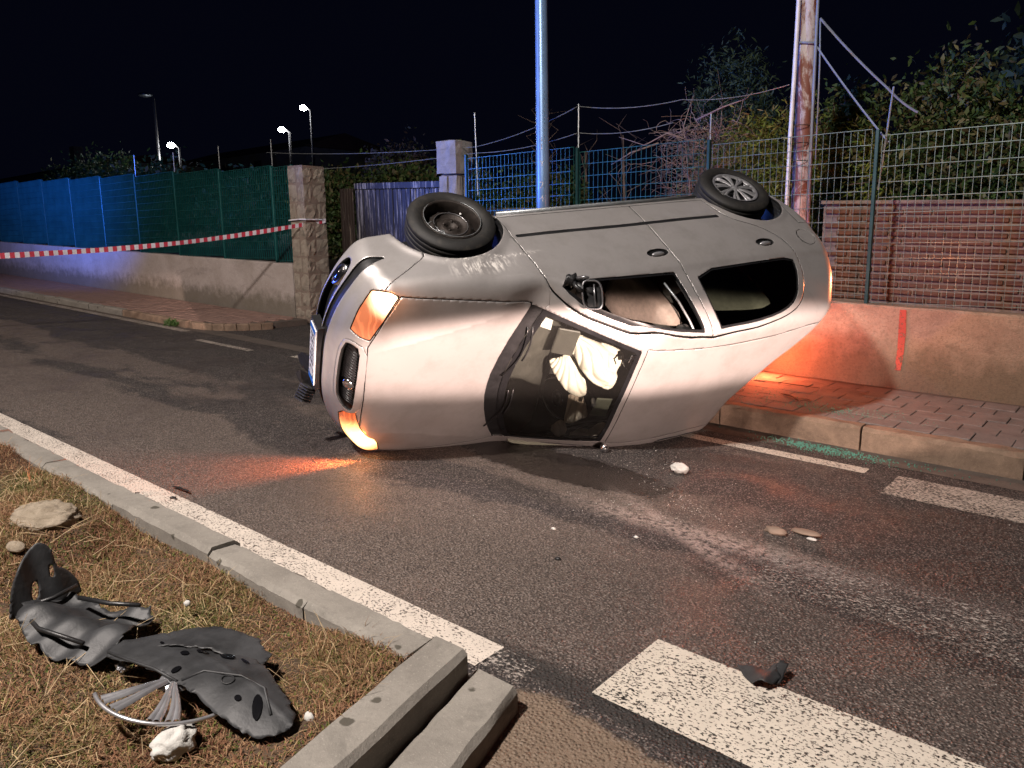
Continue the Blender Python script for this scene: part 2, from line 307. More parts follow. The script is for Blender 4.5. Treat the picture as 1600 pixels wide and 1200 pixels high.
def solo(name, V, F, mat, label=None, cat=None, group=None, kind=None, smooth=False, cols=None):
    V = np.asarray(V, float); c = V.mean(0); c[2] = V[:,2].min()
    if kind == 'structure': c = np.zeros(3)
    o = link(name, mesh(name, V-c, F, mat, smooth, cols), None, tuple(c)); tag(o, label, cat, group, kind); return o
BOXF = [(0,3,2,1),(4,5,6,7),(0,1,5,4),(1,2,6,5),(2,3,7,6),(3,0,4,7)]
def box(x0,x1,y0,y1,z0,z1): return np.array([(x0,y0,z0),(x1,y0,z0),(x1,y1,z0),(x0,y1,z0),(x0,y0,z1),(x1,y0,z1),(x1,y1,z1),(x0,y1,z1)], float)
def cbox(x0,x1,y0,y1,z0,z1,b):
    """box with chamfered edges (24 vertices)"""
    V=[];idx={}
    for sx in (0,1):
        for sy in (0,1):
            for sz in (0,1):
                X=(x0,x1)[sx];Y=(y0,y1)[sy];Z=(z0,z1)[sz];dx=(b,-b)[sx];dy=(b,-b)[sy];dz=(b,-b)[sz]
                for ax,p in enumerate(((X,Y+dy,Z+dz),(X+dx,Y,Z+dz),(X+dx,Y+dy,Z))):
                    idx[sx,sy,sz,ax]=len(V);V.append(p)
    F=[]
    q=[(0,0),(1,0),(1,1),(0,1)]
    for s in (0,1):
        F.append([idx[s,a,b_,0] for a,b_ in q][::(1 if s else -1)])
        F.append([idx[a,s,b_,1] for a,b_ in q][::(-1 if s else 1)])
        F.append([idx[a,b_,s,2] for a,b_ in q][::(1 if s else -1)])
    for a in (0,1):
        for b_ in (0,1):
            F.append([idx[a,b_,0,0],idx[a,b_,1,0],idx[a,b_,1,1],idx[a,b_,0,1]])
            F.append([idx[0,a,b_,1],idx[1,a,b_,1],idx[1,a,b_,2],idx[0,a,b_,2]])
            F.append([idx[a,0,b_,0],idx[a,1,b_,0],idx[a,1,b_,2],idx[a,0,b_,2]])
            for c in (0,1): 
                pass
    for sx in (0,1):
        for sy in (0,1):
            for sz in (0,1): F.append([idx[sx,sy,sz,k] for k in range(3)])
    return np.array(V), F
def shear(V):
    V = np.array(V, float); V[:,2] -= SL*V[:,0]; return V
def join(parts):
    VV=[];FF=[];n=0
    for V,F in parts:
        VV.append(np.asarray(V,float)); FF += [tuple(int(i)+n for i in f) for f in F]; n += len(V)
    return np.vstack(VV), FF
def tube(pts, r, k=8, cap=True):
    pts = np.array(pts, float); n = len(pts); r = np.full(n, r) if np.isscalar(r) else np.array(r)
    V=[]; F=[]; up = np.array([0,0,1.])
    T = np.gradient(pts, axis=0); T /= np.maximum(np.linalg.norm(T,axis=1,keepdims=True),1e-9)
    a = np.cross(T[0], up); 
    if np.linalg.norm(a) < .1: a = np.cross(T[0], [1.,0,0])
    a /= np.linalg.norm(a)
    for i in range(n):
        a = a - (a@T[i])*T[i]; a /= max(np.linalg.norm(a),1e-9); b = np.cross(T[i], a)
        for j in range(k):
            t = 2*math.pi*j/k; V.append(pts[i]+r[i]*(math.cos(t)*a+math.sin(t)*b))
    for i in range(n-1):
        for j in range(k): F.append((i*k+j, i*k+(j+1)%k, (i+1)*k+(j+1)%k, (i+1)*k+j))
    if cap: F.append(tuple(range(k))[::-1]); F.append(tuple((n-1)*k+j for j in range(k)))
    return np.array(V), F
def lathe(prof, k=64, axis=1):
    """profile of (radius, along) spun round the axis; closed if prof repeats its first point"""
    V=[];F=[];m=len(prof)
    for i in range(k):
        t = 2*math.pi*i/k
        for r,h in prof:
            V.append((r*math.cos(t), h, r*math.sin(t)))
    for i in range(k):
        for j in range(m-1):
            a=i*m+j;b=((i+1)%k)*m+j
            F.append((a,a+1,b+1,b))
    return np.array(V),F
def grid(nu, nv, fn):
    V=[fn(i/(nu-1),j/(nv-1)) for i in range(nu) for j in range(nv)]
    F=[(i*nv+j,(i+1)*nv+j,(i+1)*nv+j+1,i*nv+j+1) for i in range(nu-1) for j in range(nv-1)]
    return np.array(V,float),F
def ellips(c, r, nu=24, nv=14, fn=None):
    V=[]
    for i in range(nv+1):
        ph=math.pi*i/nv
        for j in range(nu):
            t=2*math.pi*j/nu; d=np.array([math.sin(ph)*math.cos(t),math.sin(ph)*math.sin(t),math.cos(ph)])
            k=1 if fn is None else fn(d); V.append(np.array(c)+np.array(r)*d*k)
    F=[(i*nu+j,(i+1)*nu+j,(i+1)*nu+(j+1)%nu,i*nu+(j+1)%nu) for i in range(nv) for j in range(nu)]
    return np.array(V),F
def sdf_poly(p, poly):
    """signed distance of 2D points to a closed polygon (negative inside)"""
    p = np.asarray(p, float); poly = np.asarray(poly, float)
    d = np.full(len(p), 1e9); ins = np.zeros(len(p), bool); n = len(poly)
    for i in range(n):
        a = poly[i]; b = poly[(i+1)%n]; e = b-a; w = p-a
        t = np.clip((w@e)/max(e@e,1e-12), 0, 1); q = w - t[:,None]*e
        d = np.minimum(d, np.hypot(q[:,0],q[:,1]))
        c = ((a[1] > p[:,1]) != (b[1] > p[:,1]))
        xx = a[0] + (p[:,1]-a[1])*(b[0]-a[0])/(b[1]-a[1] if abs(b[1]-a[1])>1e-12 else 1e-12)
        ins ^= c & (p[:,0] < xx)
    return np.where(ins, -d, d)
def chaikin(poly, it=2):
    P_ = np.array(poly, float)
    for _ in range(it):
        Q = np.roll(P_, -1, 0); P_ = np.stack([.75*P_+.25*Q, .25*P_+.75*Q], 1).reshape(-1,2)
    return P_
# ---------------------------------------------------------------- car body as a solid: top, side, nose and tail profiles blended
# car coordinates: x rearwards from the nose, y to the car's left, z up
TC = np.array([(-.3,.80),(0.0,.845),(.08,.872),(.16,.893),(.30,.918),(.5,.942),(.75,.966),(1.0,.990),(1.06,1.002),(1.14,1.045),(1.3,1.128),(1.5,1.228),
               (1.7,1.322),(1.80,1.366),(1.90,1.400),(2.05,1.430),(2.25,1.450),(2.5,1.462),(2.8,1.460),(3.1,1.445),(3.4,1.418),(3.6,1.392),(3.9,1.33),(4.3,1.25)])
WZ = np.array([(0.0,.70),(.16,.745),(.20,.775),(.25,.797),(.35,.806),(.45,.815),(.49,.818),(.60,.820),(.70,.818),(.78,.815),(.84,.806),(.90,.795),(.94,.785),(.965,.768),
               (1.0,.755),(1.1,.720),(1.2,.682),(1.3,.642),(1.38,.606),(1.45,.57),(1.6,.48)])
FZ = np.array([(0.0,.20),(.18,.11),(.24,.060),(.30,.030),(.40,.010),(.50,.0),(.58,.004),(.62,.020),(.68,.035),(.74,.055),(.80,.075),(.86,.11),(.92,.20),(1.0,.4),(1.6,2.0)])
RZ = np.array([(0.0,3.86),(.25,3.92),(.4,3.955),(.55,3.965),(.66,3.955),(.70,3.935),(.85,3.915),(.98,3.875),(1.1,3.815),(1.2,3.755),(1.3,3.69),(1.38,3.625),(1.45,3.55),(1.6,3.3)])
def smooth_table(t, n=400):
    x = np.linspace(t[0,0], t[-1,0], n); y = np.interp(x, t[:,0], t[:,1])
    k = np.array([1,4,6,4,1], float); k /= k.sum()
    for _ in range(10):
        yy = np.r_[y[0],y[0],y,y[-1],y[-1]]; y = np.convolve(yy, k, 'valid')
    return x, y
TCs, WZs, FZs, RZs = [smooth_table(t) for t in (TC, WZ, FZ, RZ)]
def smax(a, b, k):
    h = np.maximum(k - np.abs(a-b), 0)/k
    return np.maximum(a, b) + h*h*k*.25
def sstep(x, a, b):
    t = np.clip((x-a)/(b-a), 0, 1); return t*t*(3-2*t)
CR_A, CR_Y, CR_Z0, CR_Z1 = .68, .27, .76, 1.30   # roof end crushed forwards where it struck the kerb
DENTS = ((.62,.42,.95,.16,.016),(.35,.62,.86,.14,.022),(1.0,-.82,.74,.12,.008),(2.6,.35,1.45,.30,.022),(3.2,-.1,1.42,.22,.014),(1.10,-.81,.66,.06,.010),(.25,-.74,.62,.10,.007),(.9,.1,.98,.20,.006),(2.15,-.50,1.38,.16,.006))
ARCH = ((.845,.285,.375),(3.345,.255,.348))
def body_G(p):
    x, y, z = p[...,0], p[...,1], p[...,2]
    a = np.abs(y)
    s = .26*(a/.8)**2.7
    xs = x - s*(1-.35*sstep(x,1.6,2.2))
    sl = (np.interp(xs+.01, *TCs)-np.interp(xs-.01, *TCs))/.02
    fr = 1-sstep(x, .95, 1.25)
    yc = np.interp(x, [.1,.5,1.05], [.33,.44,.60])
    drop = fr*(.022*(a/.6)**2 + .16*np.maximum(a-yc,0)*sstep(x,.12,.4)) + (1-fr)*(.040*(a/.55)**2)
    top = (z - (np.interp(xs, *TCs) - drop))/np.sqrt(1+sl*sl)
    w = np.interp(z, *WZs)
    w = w - .055*(1-sstep(x, .1, .95))*(.6+.4*sstep(z,.3,.8)) - .035*sstep(x, 2.9, 3.95) - .03*sstep(x,2.6,3.7)*sstep(z,.95,1.3)
    for cx, cz, r in ARCH:
        d = np.hypot(x-cx, z-cz)
        w = w + .012*np.exp(-((d-r)/.035)**2)*sstep(z,.28,.4)
    w = w - .006*np.exp(-((z-.49)/.022)**2)*sstep(x,1.2,1.24)*(1-sstep(x,2.94,2.98))
    side = (a - w)*.96
    fz = np.interp(z, *FZs)
    front = (fz + s - x)*.9
    sr = .15*(a/.75)**2.8
    rz = np.interp(z, *RZs)
    sr = sr + CR_A*sstep(y, -.70, CR_Y)*sstep(z, CR_Z0, CR_Z1) + .05*sstep(z,.3,.6)*0
    rear = (x - (rz - sr))*.9
    kt = np.interp(x, [.9,1.3,1.9,2.4], [.09,.035,.03,.06])
    g = smax(top, side, kt)
    g = smax(g, front, .055)
    g = smax(g, rear, .07)
    g = g + .0022*np.sin(6*x+3*y+1)*np.sin(5*y+4*z) + .0012*np.sin(17*x-9*y)*np.sin(13*z+8*y)
    for dx_,dy_,dz_,rr_,aa_ in DENTS:
        g = g + aa_*np.exp(-(((x-dx_)/rr_)**2+((y-dy_)/(rr_*.8))**2+((z-dz_)/(rr_*.7))**2))
    g = smax(g, .195+.10*(1-sstep(x,.45,.75)) - z, .03)
    return g
SPZ = .66
def cast_rays(o, d, tmax=2.5, n=26):
    """first crossing from inside to outside along o + t d"""
    lo = np.zeros(o.shape[:-1]); hi = np.full(o.shape[:-1], tmax)
    found = np.zeros(lo.shape, bool)
    for i in range(1, n+1):
        t = tmax*i/n
        g = body_G(o + d*t)
        new = (~found) & (g > 0)
        hi = np.where(new, t, hi); lo = np.where(new, tmax*(i-1)/n, lo); found |= new
    for _ in range(22):
        m = .5*(lo+hi); g = body_G(o + d*m[...,None])
        lo = np.where(g > 0, lo, m); hi = np.where(g > 0, m, hi)
    return o + d*(.5*(lo+hi))[...,None]
def body_normal(p):
    e = 1e-3; n = np.zeros_like(p)
    for i in range(3):
        q = p.copy(); q[...,i] += e; r = p.copy(); r[...,i] -= e
        n[...,i] = body_G(q)-body_G(r)
    return n/np.maximum(np.linalg.norm(n, axis=-1, keepdims=True), 1e-9)
# ---------------------------------------------------------------- the overturned hatchback
CARR = [[-0.389147, -0.531962, 0.752051], [-0.917629, 0.295433, -0.265851], [-0.080758, -0.793559, -0.603111]]
car = tag(link('overturned_car', None), 'silver hatchback rolled onto its side and roof edge with its indicators lit', 'car')
Mc = Matrix(CARR).to_4x4(); Mc.translation = Vector((-4.47557, 3.10681, 1.19926)); car.matrix_world = Mc
class Shell:
    def __init__(s, V): s.V = V; s.N = None
SH = Shell(None)
def make_surface(nphi1, nmid, nphi2, nth):
    x0, x1 = .60, 3.45; O=[];D=[]
    th = np.linspace(0, 2*math.pi, nth, endpoint=False)
    rows=[]
    for i in range(nphi1): rows.append((x0, -math.pi/2*(1-i/nphi1)))
    for i in range(nmid+1): rows.append((x0+(x1-x0)*i/nmid, 0.))
    for i in range(1,nphi2+1): rows.append((x1, math.pi/2*i/nphi2))
    rows[0] = (x0, -math.pi/2+.004); rows[-1] = (x1, math.pi/2-.004)
    for xo, ph in rows:
        O.append(np.stack([np.full(nth,xo), np.zeros(nth), np.full(nth,SPZ)],1))
        D.append(np.stack([np.full(nth,math.sin(ph)), math.cos(ph)*np.sin(th), math.cos(ph)*np.cos(th)],1))
    P_ = cast_rays(np.array(O), np.array(D)); nr = len(rows)
    i = np.arange(nr-1)[:,None]; j = np.arange(nth)[None]; j2 = (j+1)%nth
    F = np.stack([i*nth+j, i*nth+j2, (i+1)*nth+j2, (i+1)*nth+j], -1).reshape(-1,4)
    caps = [list(range(nth)), [(nr-1)*nth+k for k in range(nth)][::-1]]
    return P_.reshape(-1,3), F, caps
V0, F0, _ = make_surface(110, 300, 90, 440)
PADW = 12
F = np.full((len(F0), PADW), -1, np.int64); F[:,:4] = F0
SH.V = V0
def clip(F, fld):
    """split faces by the sign of a field: returns (inside, outside)"""
    used = np.unique(F[F>=0]); f = np.zeros(len(SH.V)); f[used] = fld(SH.V[used])
    f[np.abs(f) < 1e-6] = 1e-6
    val = np.where(F>=0, f[F], np.nan)
    with np.errstate(all='ignore'):
        mn = np.nanmin(val,1); mx = np.nanmax(val,1)
    ins = mx < 0; out = mn > 0; cr = ~(ins|out)
    cache = {}; newV = []; base = len(SH.V); A=[];B=[]
    for row in F[cr]:
        ids = [int(i) for i in row if i >= 0]; a=[]; b=[]
        for k in range(len(ids)):
            i, j = ids[k], ids[(k+1)%len(ids)]
            (a if f[i] < 0 else b).append(i)
            if (f[i] < 0) != (f[j] < 0):
                key = (min(i,j),max(i,j))
                if key not in cache:
                    t = f[i]/(f[i]-f[j]); cache[key] = base+len(newV); newV.append(SH.V[i]+(SH.V[j]-SH.V[i])*t)
                a.append(cache[key]); b.append(cache[key])
        for L, dst in ((a,A),(b,B)):
            if 3 <= len(L) <= PADW: dst.append(L+[-1]*(PADW-len(L)))
            elif len(L) > PADW: dst.append(L[:PADW])
    if newV: SH.V = np.vstack([SH.V, np.array(newV)])
    cat = lambda m, L: np.vstack([F[m], np.array(L, np.int64).reshape(-1,PADW)]) if L else F[m]
    return cat(ins, A), cat(out, B)
def shell_part(name, F, mat, off=0.0, parent=None, thick=0, label=None, jitter=None):
    used, inv = np.unique(F[F>=0], return_inverse=True)
    if len(used) == 0: return None
    G_ = F.copy(); G_[F>=0] = inv
    V = SH.V[used]; n = body_normal(V); V = V + n*off
    if jitter is not None: V = jitter(V, n)
    Vb = V*[-1,1,1]; Gb = G_
    me = mesh(name, Vb, Gb, mat, True)
    nb = n*[-1,1,1]
    me.normals_split_custom_set_from_vertices([tuple(map(float,q)) for q in nb]) if jitter is None else None
    o = link(name, me, parent or car)
    if label: o['label'] = label
    if thick:
        md = o.modifiers.new('thickness','SOLIDIFY'); md.thickness = thick; md.offset = -1; md.use_rim = True; me.materials.append(MATS['gap_black']); md.material_offset = 1; md.material_offset_rim = 1
    return o
def carpart(name, V, F, mat, parent=None, smooth=False, label=None):
    me = mesh(name, np.asarray(V,float)*[-1,1,1], [tuple(f)[::-1] for f in F], mat, smooth)
    o = link(name, me, parent or car)
    if label: o['label'] = label
    return o
xz = lambda V: V[:,[0,2]]
xy = lambda V: V[:,[0,1]]
zb = lambda x: .195+.10*(1-sstep(x,.45,.75))
# wheel arches and underside come off first
for cx, cz, r in ARCH:
    _, F = clip(F, lambda V: np.maximum(np.hypot(V[:,0]-cx, V[:,2]-cz)-r, .42-np.abs(V[:,1])))
under, F = clip(F, lambda V: V[:,2]-(zb(V[:,0])+.004))
shell_part('underbody', under, 'dark_interior')
# windscreen
yw = lambda x: np.interp(x, [1.0,1.196,1.807,1.95],[.70,.640,.478,.44])
xh = lambda y: 1.0+.19*(np.abs(y)/.64)**2
xt = lambda y: 1.838+.03*(np.abs(y)/.5)**2
def f_screen(V, m=0.0, mb=0.0, mt=0.0):
    a = np.abs(V[:,1]); return np.maximum.reduce([a-yw(V[:,0])+m, xh(V[:,1])+mb-V[:,0], V[:,0]-xt(V[:,1])+mt, .85-V[:,2]])
scr, F = clip(F, f_screen)
gl, seal = clip(scr, lambda V: f_screen(V, .030, .125, .03))
cowl, seal = clip(seal, lambda V: V[:,0]-(xh(V[:,1])+.085))
shell_part('windscreen', gl, 'glass', -.004)
shell_part('windscreen_seal', seal, 'black_trim', -.002)
shell_part('cowl_panel', cowl, 'black_plastic', -.012)
# side windows
FW = chaikin([(1.35,.930),(1.43,1.03),(1.592,1.144),(1.833,1.283),(2.034,1.350),(2.294,1.388),(2.30,1.385),(2.277,1.172),(2.242,.972),(2.238,.968),(1.761,.950)],1)
RW = chaikin([(2.405,.978),(2.418,1.176),(2.426,1.384),(2.435,1.386),(2.729,1.386),(2.95,1.365),(3.125,1.315),(3.235,1.235),(3.292,1.149),(3.338,1.04),(3.33,.965),(3.0,.972)],1)
def side_field(poly, ymin=.42, side=0, grow=0.0):
    def f(V):
        y = np.abs(V[:,1]) if side == 0 else V[:,1]*side
        return np.maximum(sdf_poly(xz(V), poly)-grow, ymin-y)
    return f
glassF = {}
for nm, poly in (('front',FW),('rear',RW)):
    for sd, sn in ((-1,'right'),(1,'left')):
        w_, F = clip(F, side_field(poly, .42, sd)); g_, s_ = clip(w_, side_field(poly, .42, sd, -.014))
        shell_part('window_seal', s_, 'black_trim', -.006)
        if not (nm == 'front' and sd == -1): shell_part('side_window', g_, 'glass' if nm=='front' else 'tinted_glass', -.012)
# tailgate glass
tg, F = clip(F, lambda V: np.maximum.reduce([np.abs(V[:,1])-.52+.25*np.maximum(V[:,2]-1.0,0), 1.0-V[:,2], V[:,2]-1.30, 3.45-V[:,0]]))
shell_part('tailgate_window', tg, 'tinted_glass', -.004)
# headlamps, projected along a slanted axis
def oblique(pts, side, axis):
    n = np.array(axis,float); n /= np.linalg.norm(n); u = np.cross(n,[0,0,1.]); u/=np.linalg.norm(u); w = np.cross(n,u)
    poly = np.stack([np.array(pts)@u, np.array(pts)@w],1)
    def f(V, g=0.0):
        return np.maximum.reduce([sdf_poly(np.stack([V@u,V@w],1), poly)-g, V[:,0]-.55, .12-V[:,1]*side])
    return f
HLR = [(.231,-.708,.706),(.280,-.730,.752),(.325,-.738,.783),(.372,-.716,.811),(.271,-.57,.856),(.194,-.443,.864),(.139,-.446,.816),(.109,-.447,.738),(.159,-.584,.719)]
HLL = [(.150,.17,.872),(.200,.33,.872),(.304,.50,.875),(.360,.72,.82),(.30,.74,.74),(.22,.68,.70),(.15,.50,.70),(.098,.26,.735),(.092,.20,.80)]
hr = oblique(HLR, -1, (-.75,-.38,.55)); hl = oblique(HLL, 1, (-.75,.38,.55))
for fn, mt in ((hr,'headlamp_lens'),(hl,'headlamp_lens_low')):
    h_, F = clip(F, fn); l_, rim = clip(h_, lambda V: fn(V, -.006))
    hp = shell_part('headlamp', l_, mt, -.004); shell_part('lamp_rim', rim, 'black_trim', -.010, hp)
# grille opening
GP = chaikin([(-.352,.740),(-.385,.80),(-.375,.852),(-.20,.866),(.05,.868),(.150,.862),(.165,.84),(.12,.76),(.07,.742),(-.1,.735)],1)
f_gr = lambda V: np.maximum(sdf_poly(V[:,[1,2]], GP), V[:,0]-.24)
gr, F = clip(F, f_gr)
shell_part('grille_recess', gr, 'black_plastic', -.035)
ringi, _ = clip(F, lambda V: np.maximum(sdf_poly(V[:,[1,2]], GP)-.020, V[:,0]-.24)); 
_, F = clip(F, lambda V: np.maximum(sdf_poly(V[:,[1,2]], GP)-.020, V[:,0]-.24))
shell_part('grille_surround', ringi, 'car_paint', .006, None, .02)
# bumper slots
f_slot = lambda V: np.maximum.reduce([np.abs(V[:,2]-(.545-.012*sstep(np.abs(V[:,1]),.6,.8)))-(.036-.026*sstep(V[:,0],.24,.36)), V[:,0]-.36])
sl_, F = clip(F, f_slot); shell_part('bumper_trim_band', sl_, 'black_plastic', -.012)
f_low = lambda V: np.maximum.reduce([sdf_poly(V[:,[1,2]], chaikin([(-.69,.36),(-.72,.44),(-.64,.492),(-.3,.50),(.3,.50),(.64,.492),(.72,.44),(.69,.36),(.5,.330),(-.5,.330)],2)), V[:,0]-.3])
lo_, F = clip(F, f_low); shell_part('lower_grille', lo_, 'black_plastic', -.045)
# side rub strips, handles, fuel flap
for sd in (-1,1):
    rs, F = clip(F, lambda V: np.maximum.reduce([np.abs(V[:,2]-.490)-.016, 1.262-V[:,0], V[:,0]-2.955, .5-V[:,1]*sd]))
    shell_part('rub_strip', rs, 'black_plastic', -.002)
    for hx, hz in ((2.190,.806),(3.155,.822)):
        e = lambda V, k=1.0: np.maximum(np.hypot((V[:,0]-hx)/.088,(V[:,2]-hz)/.036)-k, .5-V[:,1]*sd)*.03
        hc, F = clip(F, e); rec = shell_part('door_handle', hc, 'black_trim', -.012)
        Vp, Fp = ellips((hx-.004, sd*(.806), hz+.012), (.052,.018,.017)); 
        c0 = np.array([[hx, 0, hz]]); q = cast_rays(np.array([[hx,0,hz]]), np.array([[0,float(sd),0]]))[0]
        Vp[:,1] += q[1]-sd*.806-sd*.004; carpart('handle_grip', Vp, Fp, 'hubcap_silver', rec, True)
def gap(F, fld, w=.0028):
    ins, out = clip(F, lambda V: fld(V)+w); g_, out = clip(out, lambda V: fld(V)-w); return ins, g_, out
GAPS = []
# panels
HP = [(.375,.716),(.55,.708),(.725,.698),(.95,.682),(1.143,.663),(1.196,.650),(1.13,.51),(1.075,.40),(1.030,.25),(1.003,.1),(1.0,0)]
HPf = [(.183,0),(.180,.2),(.184,.396),(.205,.445),(.272,.575)]
hood_poly = [(x,-y) for x,y in HP] + [(x,y) for x,y in HP[::-1]] + [(x,y) for x,y in HPf[::-1]] + [(x,-y) for x,y in HPf]
hood, g_, F = gap(F, lambda V: np.maximum(sdf_poly(xy(V), hood_poly), .74-V[:,2])); GAPS.append(g_)
FD = [(1.222,.262)]*3+[(1.222,.404),(1.234,.622),(1.255,.776),(1.275,.91),(1.328,.975),(1.447,1.076),(1.676,1.214),(1.831,1.298),(2.083,1.378),(2.362,1.408),(2.362,1.408),(2.362,1.408),(2.352,1.25),(2.335,1.05),(2.318,.94),(2.292,.80),(2.288,.60)]+[(2.291,.262)]*3
RD = [(2.291,.262)]*3+[(2.288,.60),(2.292,.80),(2.318,.94),(2.335,1.05),(2.352,1.25),(2.362,1.408),(2.362,1.408),(2.362,1.408),(2.60,1.412),(2.848,1.404),(3.06,1.372),(3.215,1.310),(3.33,1.20),(3.385,1.06),(3.385,.95),(3.34,.80),(3.24,.66),(3.06,.56),(2.985,.45),(2.955,.262),(2.955,.262)]
doors = []
for sd in (-1,1):
    for poly in (chaikin(FD,2),chaikin(RD,2)):
        d_, g_, F = gap(F, side_field(poly, .45, sd)); GAPS.append(g_); doors.append((sd,float(poly[:,0].mean())<2.2,d_))
# bumper/fender split
def f_fb(V):
    a = np.abs(V[:,1]); 
    xs = np.interp(V[:,2], [.2,.588,.68,.757,.80,1.0],[.60,.588,.445,.305,.25,.16])
    return np.maximum(V[:,0]-xs, V[:,2]-.90)
bump_f, g_, F = gap(F, f_fb); GAPS.append(g_)
tgate, g_, F = gap(F, lambda V: np.maximum.reduce([3.42+.0*V[:,0]-V[:,0]+.25*(1.40-V[:,2])*0, np.abs(V[:,1])-.66+.30*np.maximum(V[:,2]-.95,0), .66-V[:,2], np.where(V[:,2]>1.36, 3.52-V[:,0], -1)])); GAPS.append(g_)
bump_r, g_, F = gap(F, lambda V: np.maximum(V[:,2]-.645, 3.66-V[:,0])); GAPS.append(g_)
# roof panel between the ditches
roof, g_, F = gap(F, lambda V: np.maximum.reduce([np.abs(V[:,1])-np.interp(V[:,0],[1.8,2.4,2.9,3.3,3.5],[.478,.470,.465,.478,.47]), 1.872+.03*(V[:,1]/.5)**2-V[:,0], V[:,0]-3.50, 1.0-V[:,2]]), .0022); GAPS.append(g_)
flap, g_, F = gap(F, lambda V: np.maximum(np.hypot(V[:,0]-3.60, (V[:,2]-.80))-.078, .4+V[:,1]), .002); GAPS.append(g_)
def scuff(V, n):
    k = np.exp(-((V[:,0]-.95)/.25)**2-((V[:,2]-.70)/.05)**2)
    return V
shell_part('bonnet', hood, 'car_paint', 0, None, .02)
for sd, fr, d_ in doors: shell_part('front_door' if fr else 'rear_door', d_, 'car_paint', 0, None, .022)
shell_part('front_bumper', bump_f, 'car_paint', 0, None, .015); shell_part('rear_bumper', bump_r, 'car_paint', 0, None, .015)
shell_part('tailgate', tgate, 'car_paint', 0, None, .02); shell_part('roof_panel', roof, 'car_paint', 0, None, .015); shell_part('fuel_flap', flap, 'car_paint', .001)
fend, rest = clip(F, lambda V: np.maximum(V[:,0]-1.30, V[:,2]-.99))
for sd in (-1,1):
    w1,_=clip(fend, lambda V: V[:,1]*-sd)
    shell_part('front_wing', w1, 'car_paint', 0, None, .02)
shell_part('body_frame', rest, 'car_paint', 0, None, .022)
# dark lining behind the panel gaps, open at the windows
Vi, Fi, _ = make_surface(40, 110, 36, 150)
SH.V = Vi; FL = np.full((len(Fi), PADW), -1, np.int64); FL[:,:4] = Fi
_, FL = clip(FL, lambda V: f_screen(V, -.01, .03, -.01))
for poly in (FW,RW): _, FL = clip(FL, side_field(poly, .42, 0, .012))
_, FL = clip(FL, lambda V: np.maximum.reduce([np.abs(V[:,1])-.55+.25*np.maximum(V[:,2]-1.0,0), .98-V[:,2], V[:,2]-1.32, 3.43-V[:,0]]))
for cx, cz, r in ARCH: _, FL = clip(FL, lambda V: np.maximum(np.hypot(V[:,0]-cx, V[:,2]-cz)-r+.01, .42-np.abs(V[:,1])))
shell_part('inner_lining', FL, 'dark_interior', -.048)
# arch tunnels
for cx, cz, r in ARCH:
    for sd in (-1,1):
        def fn(u, v):
            t = math.radians(-20+220*u); rr = r+.002; y = .80-.40*v
            p = np.array([[0,0,0.]]); 
            return (cx+rr*math.cos(t), sd*min(y,.80), cz+rr*math.sin(t))
        V_, F_ = grid(30, 5, fn)
        inside = body_G(V_+0)>-.012
        for i in range(len(V_)):
            y = abs(V_[i,1]); 
            while y > .3 and body_G(np.array([[V_[i,0], sd*y, V_[i,2]]]))[0] > -.010: y -= .01
            V_[i,1] = sd*y
        V2 = V_[V_[:,1]*sd<10]
        wl = carpart('wheel_well', V_, F_, 'black_plastic', None, True)
        n=24; ring=[(cx+(r+.004)*math.cos(2*math.pi*i/n), sd*.40, cz+(r+.004)*math.sin(2*math.pi*i/n)) for i in range(n)]
        carpart('well_panel', ring, [tuple(range(n))], 'black_plastic', wl)
# sill ledge line
for sd in (-1,1):
    V_, F_ = tube([(1.25,sd*.785,.205),(2.1,sd*.79,.205),(2.95,sd*.785,.205)], .014, 8); carpart('sill_ledge', V_, F_, 'galvanised', None, True)
# bonnet badge, grille bars, plate, fog lamps
def at_front(y, z, off=0):
    q = cast_rays(np.array([[.9,y,z]]), np.array([[-1.,0,0]]))[0]; return q + np.array([-off,0,0])
for i in range(24):
    y = -.345+.0215*i; 
    if y > .145: break
    p0 = at_front(y,.738,-.030); p1 = at_front(y,.855,-.028)
    V_, F_ = tube([p0+[0,0,-.01], (p0+p1)/2+[-.004,0,0], p1+[0.01,0,.012]], .0042, 6); carpart('grille_bar', V_, F_, 'black_trim', None, True)
pb = at_front(-.075,.835); nb = body_normal(pb[None])[0]
V_, F_ = lathe([(0,.016),(.020,.016),(.030,.012),(.037,.008),(.040,.0),(.038,-.006)], 32)
yb = np.array(nb); xb = np.cross(yb,[0,1,0.]); xb/=np.linalg.norm(xb); zb_ = np.cross(xb,yb)
V_ = V_[:,0:1]*xb+V_[:,1:2]*yb+V_[:,2:3]*zb_+pb+nb*.004
carpart('badge', V_, F_, 'chrome', None, True)
pc = at_front(0,.48); 
pl = carpart('plate_holder', box(pc[0]-.022,pc[0]+.03,-.275,.275,.395,.530), BOXF, 'black_plastic')
npl = carpart('number_plate', box(pc[0]-.030,pc[0]-.0225,-.245,.245,.407,.517), BOXF, 'plate_white', pl)
